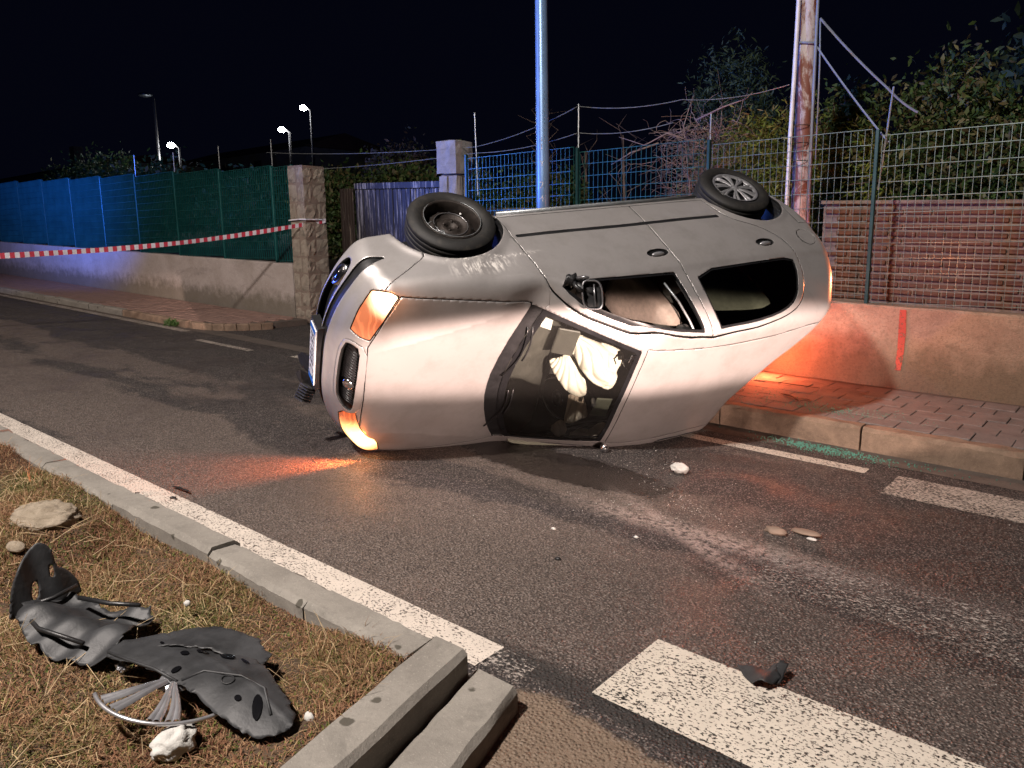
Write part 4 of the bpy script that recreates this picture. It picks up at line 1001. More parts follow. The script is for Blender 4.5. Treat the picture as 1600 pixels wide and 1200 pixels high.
# stone gate pillar and plain concrete gate pillar
def stone_block(x0,x1,y0,y1,z0,z1,seed,amp=.014):
    rg=np.random.default_rng(seed); n=4
    V=[];F_=[];idx={}
    def vid(i,j,k):
        if (i,j,k) not in idx:
            x=x0+(x1-x0)*i/n;y=y0+(y1-y0)*j/n;z=z0+(z1-z0)*k/n
            e=sum(q in (0,n) for q in (i,j,k)); s=.012 if e>1 else 0
            j3=rg.normal(0,amp,3)
            c=np.array([(x0+x1)/2,(y0+y1)/2,(z0+z1)/2]); p=np.array([x,y,z]); d=c-p
            p=p+np.sign(d)*s+j3*(.45 if e>1 else 1); idx[i,j,k]=len(V); V.append(P(*p))
        return idx[i,j,k]
    for a_ in range(n):
        for b_ in range(n):
            for s in (0,n):
                q=[(a_,b_),(a_+1,b_),(a_+1,b_+1),(a_,b_+1)]
                f1=[vid(s,u,v) for u,v in q]; f2=[vid(u,s,v) for u,v in q]; f3=[vid(u,v,s) for u,v in q]
                F_.append(f1 if s else f1[::-1]); F_.append(f2[::-1] if s else f2); F_.append(f3 if s else f3[::-1])
    return V,F_
pl_=thing('gate_pillar','rough stone gate pillar holding the end of the barrier tape','pillar',P(-10.36,7.48,.08))
part('pillar_core',shear(box(-10.545,-10.165,7.295,7.69,.02,2.44)),BOXF,'mortar',pl_)
z=.09;k=0
while z<2.36:
    h=random.choice((.17,.21,.25,.29)); h=min(h,2.46-z); s=random.uniform(.35,.65); y=7.285+.41*s
    x=-10.555+.40*(1-s)
    for (x0,x1,y0,y1) in ((-10.555,x-.006,7.285,7.42),(x+.006,-10.155,7.285,y-.006),(x+.006,-10.155,y+.006,7.70)):
        V_,F_=stone_block(x0-.006,x1+.002,y0-.003,y1+.002,z+.005,z+h-.005,k,.007 if x0<-10.5 else .011); part('stone',V_,F_,'stone',pl_); k+=1
    z+=h
pr_=thing('gate_pillar','weathered concrete gate pillar with dark cracks, behind the front wheel','pillar',P(-7.35,7.9,.0))
for z0,z1,e in ((.0,.62,0),(.632,1.30,.008),(1.312,2.24,0),(2.252,2.70,.03)):
    segs=[(-7.66-e,-7.49,7.69-e,7.83),(-7.482,-7.31+e,7.69-e,7.83),(-7.60,-7.31+e,7.842,8.02)] if z0<2 else [(-7.68,-7.30,7.67,8.03)]
    for sg in segs:
        V_,F_=stone_block(*sg,z0,z1,k,.008); part('concrete_block',V_,F_,'pillar_concrete',pr_); k+=1
part('pillar_core',shear(box(-7.63,-7.33,7.72,7.99,.0,2.25)),BOXF,'joint_mortar',pr_)
# ---------------------------------------------------------------- boarded steel gate
gt=thing('metal_gate','dark boarded metal gate with peeling paint between the two pillars','gate',P(-8.9,8.05,.02))
gx0,gx1=-9.86,-7.70
n_=22
sm=mesh('gate_board', *cbox(-.045,.045,-.012,.012,0,2.02,.004),'gate_paint')
for i in range(n_):
    x=gx0+(gx1-gx0)*(i+.5)/n_; o=link('gate_board',sm,gt,(x-gt.location[0],.0+random.uniform(-.006,.006),-.038*x+.08-gt.location[2])); 
V_,F_=cbox(gx0,gx1,8.02,8.075,2.105,2.20,.006); part('top_rail',shear(V_),F_,'gate_paint',gt)
V_,F_=cbox(gx0,gx1,8.066,8.10,.55,.62,.006); part('lower_rail',shear(V_),F_,'gate_paint',gt)
g2=thing('gate_leaf','narrow rust-brown gate leaf beside the stone pillar','gate',P(-10.1,8.0,.02))
sb=mesh('gate_board', *cbox(-.030,.030,-.012,.012,0,2.06,.004),'gate_brown')
for i in range(5):
    x=-10.15+.066*i; link('gate_board',sb,g2,(x+10.1,.0,-.038*x+.06-g2.location[2]))
V_,F_=cbox(-10.19,-9.865,8.03,8.07,1.2,1.26,.006); part('rail',shear(V_),F_,'gate_brown',g2)
# ---------------------------------------------------------------- welded bar fences
def panel_mesh(name,wd,ht,mat,dep=.010,pitch=.062,row=.132):
    L=[]
    n=int(wd/pitch)
    for i in range(n+1):
        x=i*wd/n; L.append((box(x-.0018,x+.0018,-dep,dep,0,ht),BOXF))
    m=int(ht/row)
    for j in range(m+1):
        z=.03+j*(ht-.035)/m; L.append((box(0,wd,-.0125,-.0075,z-.0028,z+.0028),BOXF))
    V_,F_=join(L); return mesh(name,V_,F_,mat)
def fence(label, xs, y, wbot, h, mat, postmat, rods=(), grp=None, tall=None):
    t=thing('bar_fence',label,'fence',P((xs[0]+xs[-1])/2,y,wbot),grp)
    lx,ly,lz=t.location
    wd=abs(xs[1]-xs[0])
    ms={}
    for a_,b_ in zip(xs[:-1],xs[1:]):
        w_=round(b_-a_-.09,3); key=(w_,b_<-3.7)
        if key not in ms: ms[key]=panel_mesh('mesh_panel',w_,h,('wire_green' if b_<-3.7 else mat) if xs[0]>-9 else mat,.0035 if xs[0]>-9 else .012)  # left panels use a darker wire colour to stand in for dimmer beacon light
        xm=(a_+b_)/2; o=link('mesh_panel',ms[key],t,(a_+.045-lx,y-ly,-SL*xm+wbot+.015-lz)); o['kind']='stuff'
    for i,x in enumerate(xs):
        V_,F_=cbox(x-.016,x+.016,y-.014,y+.034,wbot-.02,wbot+h+.035,.004); part('post',[(v[0],v[1],v[2]-SL*x) for v in V_],F_,postmat,t)
    for x,dz,dx in rods:
        V_,F_=tube([(x,y+.03,wbot+h-.5-SL*x),(x+dx,y+.03,wbot+h+dz-SL*x)],.009,6); part('iron_rod',V_,F_,'rusty_steel' if dz<.3 else 'galvanised',t)
    return t
xr=[-7.22,-5.42,-3.74,-2.08,-.42,1.24,2.9]
fr=fence('tall grey-green bar fence on the right-hand wall, behind the car',xr,7.78,.925,1.55,'wire_green_pale','post_dark',[(-7.04,.55,-.03),(-5.42,.53,0),(-3.74,.30,.0),(-2.05,.40,.07)])
xl=[-60+1.62*i for i in range(30)]; xl=[x for x in xl]; xl=[-11.12-1.58*i for i in range(24)][::-1]+[-10.58]
fl_=fence('blue-lit green bar fence running away to the left on the low wall',xl,7.38,.93,1.50,'wire_green','wire_green',[(-11.12,.45,0),(-12.70,.42,0),(-14.28,.38,0),(-15.86,.40,.02)])
# green shading mesh cloth tied behind the fence wires
def cloth(name,x0,x1,y,w0,w1,col,par):
    pass
# strands of wire above the fence
def sag(name,pts,r,mat,label,cat='wire',grp=None,s=.05,n=14):
    pts=np.array(pts,float); out=[]
    for a_,b_ in zip(pts[:-1],pts[1:]):
        for t_ in np.linspace(0,1,n,endpoint=False): out.append(a_+(b_-a_)*t_-np.array([0,0,s*4*t_*(1-t_)]))
    out.append(pts[-1]); V_,F_=tube(out,r,5); return solo(name,V_,F_,mat,label,cat,grp)
sag('fence_wire',[P(-12,7.9,2.75),P(-7.05,7.8,2.60),P(-5.42,7.8,2.98),P(-4.1,7.85,2.95),P(-3.0,8,3.02)],.004,'galvanised','upper thin wire strung over the fence posts left of the dead creeper')
sag('fence_wire',[P(-12,7.9,2.45),P(-7.05,7.8,2.52),P(-5.42,7.8,2.68),P(-4.2,7.85,2.72)],.004,'galvanised','lower thin wire strung just above the fence top behind the blue pole')
# ---------------------------------------------------------------- brick garden wall behind the fence
bw=thing('brick_wall','wall of thin red bricks with pale mortar seen through the right-hand fence','wall',P(-1,8.45,.8))
part('mortar_bed',shear(box(-2.74,1.6,8.452,8.62,.6,1.865)),BOXF,'mortar',bw)
bm=[mesh('brick',*cbox(-.121,.121,-.02,.05,-.021,.021,.006),'brick') for _ in range(2)]
r_=0
for j in range(13):
    w=.935+.0715*j
    for i in range(16):
        x=-2.60+.256*i+(.128 if j%2 else 0)
        if x>1.2: continue
        o=link('brick',bm[(i+j)%2],bw,(x-bw.location[0],8.443+random.uniform(-.004,.004)-bw.location[1],w-SL*x-bw.location[2])); o.rotation_euler=(0,SL+random.gauss(0,.006),0)
V_,F_=cbox(-2.76,1.62,8.40,8.64,1.867,1.905,.006); part('coping',shear(V_),F_,'mortar',bw)
gw=thing('garden_wall','pale wall across the garden behind the fence and the blue pole','wall',P(-6,9.4,.8))
part('wall_face',shear(box(-9.0,-5.2,9.4,9.6,.5,1.86)),BOXF,'house_plaster',gw)
# garden terrain
def terr(x,y):
    return .82 + max(0,y-9)*.012 + .12*math.sin(x*.7)*math.sin(y*.5)*min(1,(y-8)/4)
V_,F_=grid(70,40,lambda u,v:P(-90+110*u, 8.0 if v==0 else 7.94+60*v**2+.1, 0)); V_=np.array(V_)
for q in V_: q[2]+= .80 + .0*q[0] + max(0,q[1]-9)*.02
V_=V_[:]; keep=[f for f in F_ if not (-10.7<V_[list(f)][:,0].mean()<-6.9 and V_[list(f)][:,1].mean()<11)]
solo('garden_ground',V_,keep,'garden_soil',kind='structure',smooth=True)
V_,F_=grid(60,24,lambda u,v:(-260+420*u, 70+170*v, 2.5+24*v*(.6+.4*math.sin(5*u+1))+7*v*math.sin(11*u+2)));
solo('far_hillside',V_,F_,'garden_soil',kind='structure',smooth=True)
# ---------------------------------------------------------------- poles
pz=thing('lamp_post','round painted lamp post lit blue, with chalked figures, standing behind the car','lamp post',P(-5.70,7.48,.16))
V_,F_=tube([P(-5.705,7.48,.15),P(-5.70,7.48,2.2),P(-5.715,7.48,4.4),P(-5.72,7.48,8.3)],[.082,.078,.070,.052],28); part('shaft',V_,F_,'lamp_metal',pz,True)
V_,F_=tube([P(-5.72,7.48,8.25),P(-5.6,7.0,8.6),P(-5.4,6.1,8.7)],[.04,.035,.03],10); part('arm',V_,F_,'lamp_metal',pz,True)
V_,F_=ellips(P(-5.35,5.8,8.68),(.13,.32,.07),16,8); part('lamp_head',V_,F_,'lamp_metal',pz,True)
def chalk(txt, loc, size, rotz):
    c=bpy.data.curves.new('chalk','FONT'); c.body=txt; c.size=size; c.extrude=.0006; o=bpy.data.objects.new('chalk_figure',c); COL.objects.link(o)
    dg=bpy.context.evaluated_depsgraph_get(); me=bpy.data.meshes.new_from_object(o.evaluated_get(dg)); bpy.data.objects.remove(o)
    me.materials.clear(); me.materials.append(MATS['white_paint'])
    return me
for txt,w,s in (('2',2.03,.11),('4',1.88,.10),('Y',2.28,.09),('1',2.47,.09),('1',2.56,.07)):
    me=chalk(txt,None,s,0)
    an=math.atan2(-7.48,5.70)   # towards the road
    R_=.0795; cc=np.array([-5.702,7.48])
    ang0=an-.12
    for v in me.vertices:
        x,y=v.co.x-s*.3,v.co.y; t_=ang0+x/R_; v.co=(cc[0]+(R_+.001)*math.cos(t_)-pz.location[0], cc[1]+(R_+.001)*math.sin(t_)-pz.location[1], w+y-SL*-5.7-pz.location[2])
    o=link('chalk_figure',me,pz)
rp=thing('rusty_pole','thick rusty pole with peeling white paint, with ropes and a pale conduit','pole',P(-2.86,8.12,.8))
V_,F_=tube([P(-2.86,8.14,.7),P(-2.87,8.12,2.2),P(-2.88,8.1,4.0),P(-2.89,8.1,6.5)],[.098,.094,.088,.08],28); part('shaft',V_,F_,'rusted_pole_paint',rp,True)
V_,F_=tube([P(-2.90,7.84,.95),P(-2.915,7.86,1.9),P(-2.93,7.9,2.5),P(-2.945,7.97,3.1),P(-2.95,8.0,3.8),P(-2.95,8.0,5.5)],.021,10); part('conduit',V_,F_,'conduit_pale',rp,True)
V_,F_=tube([P(-2.76,8.06,1.6),P(-2.77,8.04,2.6),P(-2.775,8.03,3.8),P(-2.78,8.03,5)],.014,8); part('cable',V_,F_,'rope',rp,True)
V_,F_=tube([P(-2.735,8.10,2.3),P(-2.74,8.08,3.2),P(-2.76,8.08,3.62)],.008,6); part('cable',V_,F_,'rope',rp,True)
for w in (3.40,):
    V_,F_=tube([(-2.875+.098*math.cos(a_)-.0,8.10+.098*math.sin(a_),w-SL*-2.87+.01*math.sin(a_*2)) for a_ in np.linspace(0,2*math.pi,24)],.012,6); part('rope_band',V_,F_,'rope',rp,True)
for w in (2.62,2.45,2.28):
    V_,F_=tube([(-2.885+.105*math.cos(a_)-.02,8.06+.125*math.sin(a_),w-SL*-2.87) for a_ in np.linspace(0,2*math.pi,24)],.004,5); part('wire_band',V_,F_,'black_trim',rp,True)
sag('stay_rope',[P(-2.76,8.08,3.62),P(-2.16,8.3,2.95),P(-1.9,8.4,2.72)],.011,'rope','upper blue stay rope slanting down to the right from the rusty pole','rope',None,.02)
sag('stay_rope',[P(-2.77,8.05,3.36),P(-2.0,7.85,2.40)],.009,'rope','lower grey stay rope slanting from the rusty pole to the fence post','rope',None,.02)
# ---------------------------------------------------------------- far houses and street lamps
def house(label, x0,x1,y0,y1,h,roofh,base, wins, chim=None):
    t=thing('house',label,'house',(0.5*(x0+x1),y0,base))
    part('wall',box(x0,x1,y0,y1,base,base+h),BOXF,'house_plaster',t)
    e=.5; V_=[(x0-e,y0-e,base+h),(x1+e,y0-e,base+h),(x1+e,y1+e,base+h),(x0-e,y1+e,base+h),(x0+1,(y0+y1)/2,base+h+roofh),(x1-1,(y0+y1)/2,base+h+roofh)]
    rf=part('roof',V_,[(0,1,5,4),(1,2,5),(2,3,4,5),(3,0,4),(3,2,1,0)],'roof_tile',t)
    for (cx,cz,w,h_) in wins:
        wd=part('window',box(cx-w/2,cx+w/2,y0-.06,y0-.004,base+cz,base+cz+h_),BOXF,'dark_interior',t)
        part('sill',box(cx-w/2-.1,cx+w/2+.1,y0-.14,y0-.065,base+cz-.1,base+cz-.002),BOXF,'house_plaster',wd)
    if chim: part('chimney',box(chim,chim+1.0,y0+1,y0+1.8,base+h+.3,base+h+roofh+1.2),BOXF,'house_plaster',rf)
house('dark two-storey house far behind the left-hand fence, below the lone lamp',-88,-62,45,56,5.6,1.8,5.2,[(-84,1.0,1.6,1.7),(-79,1.0,1.6,1.7),(-73,1.0,1.8,1.7),(-67,1.0,1.6,1.7),(-76,3.6,1.2,1.3),(-70,3.6,1.2,1.3)])
house('low building with a tall chimney far up the road at the left edge',-95,-68,30,38,2.6,.9,6.3,[(-90,.8,1.6,1.2),(-80,.8,1.6,1.2)],-79)
def far_lamp(loc,h,lit,label):
    x,y,z_=loc; t=thing('street_lamp',label,'street lamp',(x,y,z_-h),None)
    V_,F_=tube([(x,y,z_-h),(x,y,z_-.05),(x-.1,y-.15,z_+.12)],[.07,.05,.04],8); part('post',V_,F_,'rusty_steel',t,True)
    V_,F_=ellips((x-.15,y-.3,z_+.08),(.15,.18,.12) if lit else (.28,.32,.10),14,8); part('lamp_head',V_,F_,'lamp_white' if lit else 'black_plastic',t,True)
    if lit: lamp('far_lamp_light','POINT',(x-.2,y-.6,z_-.5),(0,0,0),220,(.8,.9,1),.3)
far_lamp((-35.37,18.67,6.2),2.2,True,'lowest of the three lit street lamps, over the left-hand fence')
far_lamp((-32.79,22.91,7.06),3,True,'middle lit street lamp, left of the highest one')
far_lamp((-32.18,23.76,8.09),4,True,'highest of the three lit street lamps, above the bushes by the gate')
far_lamp((-35.78,17.88,8.35),5,False,'unlit tall street lamp standing left of the lit ones')
# thin stakes and pergola frame faint behind the gate
for i,(x,h_) in enumerate(((-15.9,3.2),(-13.9,3.5),(-13.2,3.4))):
    pass
# ---------------------------------------------------------------- plants
def leaves(centres, normals_seed, size, col, asp=.45, jit=.25, droop=0, bend=.25, dirs=None, tri=False):
    """one bent leaf (two quads) at every centre"""
    rg=np.random.default_rng(normals_seed); n=len(centres); C_=np.asarray(centres,float)
    d=rg.normal(size=(n,3)) if dirs is None else np.asarray(dirs)+rg.normal(size=(n,3))*.35; d[:,2]-=droop; d/=np.linalg.norm(d,axis=1,keepdims=True)
    r=rg.normal(size=(n,3)); s=np.cross(d,r); s/=np.linalg.norm(s,axis=1,keepdims=True); up=np.cross(s,d)
    L=size*rg.uniform(.6,1.3,(n,1)); Wd=L*asp*.5
    p0=C_; p1=C_+d*L*.5+up*L*bend*.3; p2=C_+d*L
    V=np.stack([p0-s*Wd*.25,p0+s*Wd*.25,p1+s*Wd,p1-s*Wd,p2+s*Wd*.12-up*L*bend*.2,p2-s*Wd*.12-up*L*bend*.2],1).reshape(-1,3)
    b=np.arange(n)[:,None]*6; F_=np.concatenate([b+[0,1,2,3],b+[3,2,4,5]],0)
    col=np.array(col); c=col[rg.integers(0,len(col),n)]*rg.uniform(1-jit,1+jit,(n,1)); c=np.repeat(c,6,0)
    return V,F_,c
def clumps(rg, blobs, n, k=40, spread=.16):
    """points gathered into leafy clumps over the skins of several blobs"""
    out=[]
    tot=sum(b[3]*b[4]*b[5] for b in blobs)
    for x,y,z,rx,ry,rz in blobs:
        m=max(3,int(n/k*rx*ry*rz/tot*1.0))
        d=rg.normal(size=(m,3)); d/=np.linalg.norm(d,axis=1,keepdims=True); rr=rg.uniform(.55,1.12,(m,1))**.7
        c=np.array([x,y,z])+d*rr*[rx,ry,rz]
        q=c[:,None,:]+rg.normal(size=(m,k,3))*spread*rg.uniform(.5,1.4,(m,1,1)); out.append(q.reshape(-1,3))
    return np.concatenate(out)
def bush(name,label,cat,base,blobs,n,size,cols,seed,asp=.45,spread=.16,trunk=True,mat='leaf',k=40,droop=0,grp=None,twigs=18):
    rg=np.random.default_rng(seed); t=thing(name,label,cat,base,grp)
    B=[(base[0]+b[0],base[1]+b[1],base[2]+b[2],*b[3:]) for b in blobs]
    pts=clumps(rg,B,n,k,spread); V_,F_,c=leaves(pts,seed,size,cols,asp,.35,droop)
    part('crown',V_,F_,mat,t,False,c)
    if trunk:
        L=[]
        for b in B:
            a_=np.array(base)+[rg.normal()*.1,rg.normal()*.1,-.05]; e=np.array(b[:3])+[0,0,b[5]*.3]; mid=(a_+e)/2+rg.normal(size=3)*.12
            L.append(tube([a_,mid,e],[.05,.03,.012],6))
            for _ in range(twigs//len(B)):
                d=rg.normal(size=3); d/=np.linalg.norm(d); q=np.array(b[:3])+d*np.array(b[3:])*1.15; L.append(tube([e-[0,0,b[5]*.3],(e+q)/2+rg.normal(size=3)*.08-[0,0,b[5]*.2],q],[.012,.007,.003],4))
        V_,F_=join(L); part('trunk',V_,F_,'twig_bark',t,True,None,'stuff')
    return t
G1=[(0.043, 0.086, 0.022), (0.061, 0.104, 0.027), (0.035, 0.067, 0.019), (0.092, 0.122, 0.037), (0.11, 0.092, 0.037)]
G2=[(0.154, 0.188, 0.031), (0.205, 0.222, 0.034), (0.12, 0.171, 0.025), (0.239, 0.205, 0.051), (0.188, 0.137, 0.051)]
G3=[(0.038, 0.064, 0.038), (0.051, 0.083, 0.045), (0.07, 0.102, 0.051), (0.028, 0.051, 0.028)]
bush('laurel_bush','broad-leaved bush rising highest above the fence right of the rusty pole','bush',(-2.0,10.2,.95),[(0,0,1.0,.95,.7,1.0),(-.35,.1,1.9,.45,.4,.6),(.1,0,2.05,.40,.4,.62),(.45,.1,1.7,.5,.45,.6),(-.9,-.1,1.4,.45,.4,.8)],15000,.085,G1+[(.16,.15,.07)],11,.42,.12)
bush('laurel_bush','lower broad-leaved bush at the right edge above the fence','bush',(-.35,9.7,.95),[(0,0,1.0,1.1,.7,1.1),(.6,.1,1.75,.7,.5,.6),(-.55,0,1.5,.5,.4,.55)],13000,.085,G1+[(.13,.13,.07)],12,.42,.12)
bush('laurel_bush','dense bush at the far right behind the brick wall','bush',(1.2,10.0,.95),[(0,0,1.2,1.2,.8,1.3)],5000,.09,G1,13,.42,.12)
bush('conifer_hedge','yellow-green feathery conifer hedge left of the rusty pole','hedge',(-3.75,9.1,.85),[(-.15,0,1.2,.55,.5,.95),(.4,.1,1.45,.5,.4,.75),(.05,.0,.7,.8,.5,.7),(-.55,-.1,.9,.4,.4,.85),(.9,.3,1.2,.4,.4,.8)],24000,.075,G2,14,.22,.10,mat='leaf',k=60,droop=.2)
bush('tall_shrub','dark dusky shrub standing behind the dead creeper','shrub',(-5.45,12.1,.9),[(0,0,2.6,.62,.55,1.15),(-.35,0,2.2,.4,.4,.9),(.4,0,2.1,.45,.4,.95),(0,0,1.2,.6,.5,.9)],9000,.10,G3,15,.25,.10,k=30,twigs=40)
bush('garden_tree','dark spreading tree far behind the right-hand bushes','tree',(-1.0,14.5,.9),[(0,0,2.3,2.2,1.5,1.4),(-1.6,.2,1.8,1.2,1,1.1),(1.8,0,2.0,1.5,1.2,1.3)],8000,.16,G3,16,.5,.25)
bush('garden_bush','low green bush between the hedge and the rusty pole','bush',(-3.0,9.8,.9),[(0,0,1.3,.5,.45,.9),(.1,0,1.9,.35,.3,.5)],5000,.08,G1,17,.45,.10)
bush('fence_bush','dark bush behind the fence between hedge and brick wall','bush',(-3.1,8.9,.85),[(0,0,.7,.5,.35,.7),(-.7,0,.45,.5,.3,.5)],5000,.07,G1,18,.45,.10)
# dead creeper hanging on the fence: a tangle of bare stems
vt=thing('dead_creeper','tangle of dry mauve-brown creeper stems hanging over the fence','creeper',P(-4.05,8.0,.93))
rg=np.random.default_rng(21); L=[]
for i in range(330):
    p=np.array([rg.normal(-4.0,.20),rg.normal(8.05,.10),rg.uniform(1.5,2.7)-SL*-4.0]); d=rg.normal(size=3); d[2]=abs(d[2])*.6; d[0]-=.35; d/=np.linalg.norm(d)
    n_=rg.integers(5,10); pts=[p]; 
    for k in range(n_):
        d=d+rg.normal(size=3)*.42+np.array([-.05,0,-.13*(k>2)]); d/=np.linalg.norm(d); p=p+d*rg.uniform(.05,.095); pts.append(p)
    L.append(tube(pts,np.linspace(rg.uniform(.0028,.0055),.0015,len(pts)),3,False))
V_,F_=join(L); part('stem_tangle',V_,F_,'vine_bark',vt,True,None,'stuff')
for pts in ([P(-3.95,8.0,2.5),P(-4.3,7.9,2.62),P(-4.55,7.85,2.50),P(-4.85,7.8,2.60)],[P(-4.4,7.9,2.52),P(-4.7,7.8,2.42),P(-4.95,7.8,2.30)],[P(-4.0,8,2.75),P(-3.7,8,2.86),P(-3.45,8,2.92),P(-3.38,8,2.98)],[P(-4.1,8,1.4),P(-4.05,8,2.0),P(-4.15,8,2.7),P(-4.05,8,3.0)]):
    V_,F_=tube(pts,[.012,.009,.006,.003][:len(pts)],6); part('stem',V_,F_,'vine_bark',vt,True)
# hedges behind the left fence and gate
for i,(x,y,h_,w_,lab) in enumerate(((-29.5,13,2.1,3.6,'rounded tree crown over the far left end of the fence'),(-24.5,12.2,2.1,2.2,'dark olive bush over the left-hand fence, second from the left edge'),(-20.0,12.5,1.5,2.0,'low dark bush behind the left-hand fence under the unlit lamp'),(-36,15,3.0,4.2,'big dark tree at the left edge over the fence'))):
    bush('garden_tree' if h_>2.5 else 'garden_bush',lab,'tree' if h_>2.5 else 'bush',(x,y,1.0-SL*x),[(0,0,h_*.5,w_*.6,w_*.5,h_*.5),(w_*.3,0,h_*.75,w_*.35,w_*.35,h_*.3),(-w_*.35,0,h_*.6,w_*.35,w_*.3,h_*.35)],5000,.16,G1,30+i,.5,.25)
for i,(x,y,h_,w_,lab) in enumerate(((-13.6,10.4,1.55,1.0,'leafy bush right behind the stone pillar'),(-12.2,11.0,1.75,1.1,'dark hedge bush above the left part of the gate'),(-10.6,11.0,1.6,1.2,'dark hedge bush above the right part of the gate'),(-14.9,13.5,2.4,1.3,'brownish shrub below the highest lit lamp'),(-9.2,12,1.5,1.2,'dark bush behind the concrete pillar'))):
    bush('hedge_bush',lab,'bush',(x,y,.9-SL*x),[(0,0,h_*.5,w_*.75,w_*.5,h_*.55),(w_*.4,0,h_*.75,w_*.4,w_*.35,h_*.3),(-w_*.4,0,h_*.7,w_*.4,w_*.3,h_*.3)],6000,.10,G1 if i!=3 else [(.08,.055,.04),(.06,.05,.035),(.04,.05,.03)],40+i,.5,.14)
for i,(x,y,h_) in enumerate(((-9.9,13,2.7),(-9.2,13.5,2.2),(-8.0,13,2.4),(-11.4,15,3.2))):
    rg=np.random.default_rng(60+i); t=thing('young_tree','thin bare young tree, %s of the four faint behind the gate and pillar'%(('second','third','rightmost','leftmost')[i]),'tree',(x,y,.9-SL*x)); z0=.9-SL*x
    V_,F_=tube([(x,y,z0),(x+.05,y,z0+h_*.5),(x,y,z0+h_)],[.04,.03,.01],6); part('trunk',V_,F_,'vine_bark',t,True)
    L=[tube([(x,y,z0+h_*q),(x+rg.normal()*.25,y+rg.normal()*.2,z0+h_*q+.3),(x+rg.normal()*.35,y+rg.normal()*.3,z0+h_*q+.5)],[.010,.007,.003],4) for q in np.linspace(.3,.95,14)]
    V_,F_=join(L); part('branches',V_,F_,'vine_bark',t,True,None,'stuff')
# ---------------------------------------------------------------- grass on the island
rg=np.random.default_rng(3)
def in_isl(x,y): return (y<1.612+.022*np.sin(9*x)+.010*np.sin(31*x)) & (x<-1.805-.22*(y-1.6)+.012*np.sin(11*y))
def blades(n,xr_,yr_,L0,L1,wd,cols,seed,lean=1.0,dens=None,w0=0):
    rg=np.random.default_rng(seed); x=rg.uniform(*xr_,n); y=rg.uniform(*yr_,n); m=in_isl(x,y)
    cl=np.sin(3.1*x+1.3*np.sin(2.2*y))*np.cos(4.3*y+.7*x)+.5*np.sin(9*x+5*y)
    if dens is not None: m&=(rg.uniform(size=n)<dens(x,y,cl))
    x,y,cl=x[m],y[m],cl[m]; n=len(x)
    z=np.array([soil_z(a_,b_) for a_,b_ in zip(x,y)])-SL*x+w0
    th=rg.uniform(0,2*math.pi,n); le=rg.uniform(.2,1.0,n)*lean; L=rg.uniform(L0,L1,n)*(1+.45*np.sin(7*x+3*np.sin(5*y)))
    d=np.stack([np.cos(th)*le,np.sin(th)*le,np.ones(n)*rg.uniform(.25,1,n)],1); d/=np.linalg.norm(d,axis=1,keepdims=True)
    s=np.stack([-np.sin(th),np.cos(th),np.zeros(n)],1)*wd*rg.uniform(.6,1.4,(n,1))
    p=np.stack([x,y,z],1); p1=p+d*L[:,None]*.55; d2=d+np.array([0,0,-.55]); p2=p1+d2*L[:,None]*.5; p2[:,2]=np.maximum(p2[:,2],z+.004)
    V=np.stack([p-s,p+s,p1+s*.8,p1-s*.8,p2],1).reshape(-1,3); b=np.arange(n)[:,None]*5
    F_=np.full((2*n,4),-1); F_[:n]=b+[0,1,2,3]; F_[n:,:3]=b+[3,2,4]
    cols=np.array(cols); k=(rg.normal(size=n)*.8+cl*1.2); idx=np.clip(((k+2.2)/4.4*len(cols)).astype(int),0,len(cols)-1)
    c=cols[idx]*rg.uniform(.6,1.3,(n,1)); return V,F_,np.repeat(c,5,0)
BR=[(0.142, 0.062, 0.033), (0.218, 0.106, 0.059), (0.314, 0.185, 0.104), (0.19, 0.101, 0.048), (0.142, 0.128, 0.036), (0.09, 0.106, 0.027)]
V1,F1,c1=blades(150000,(-6.5,-1.6),(.1,1.63),.015,.05,.0016,BR,1,1.6)
V2,F2,c2=blades(30000,(-12,-6),(-.5,1.63),.03,.08,.003,BR,2,1.4)
V3,F3,c3=blades(42000,(-6.5,-1.6),(.1,1.62),.03,.10,.0011,[(.28,.18,.09),(.40,.28,.15),(.22,.12,.06),(.48,.36,.20)],3,2.2,lambda x,y,cl:.35+.5*(cl>.0))
V4,F4,c4=blades(30000,(-4.2,-1.7),(.1,1.6),.012,.03,.0035,[(.075,.095,.020),(.12,.13,.028),(.14,.12,.04)],4,1.2,lambda x,y,cl:np.clip(.3-cl*.5,0,1))
V_=np.vstack([V1,V2,V3,V4]); o1=len(V1);o2=o1+len(V2);o3=o2+len(V3)
sh=lambda F_,o:np.where(F_>=0,F_+o,-1)
F_=np.vstack([F1,sh(F2,o1),sh(F3,o2),sh(F4,o3)])
g_=solo('dry_grass',V_,F_,'grass_blade','dry brown grass and green moss covering the traffic island','grass',None,'stuff',False,np.vstack([c1,c2,c3,c4]))
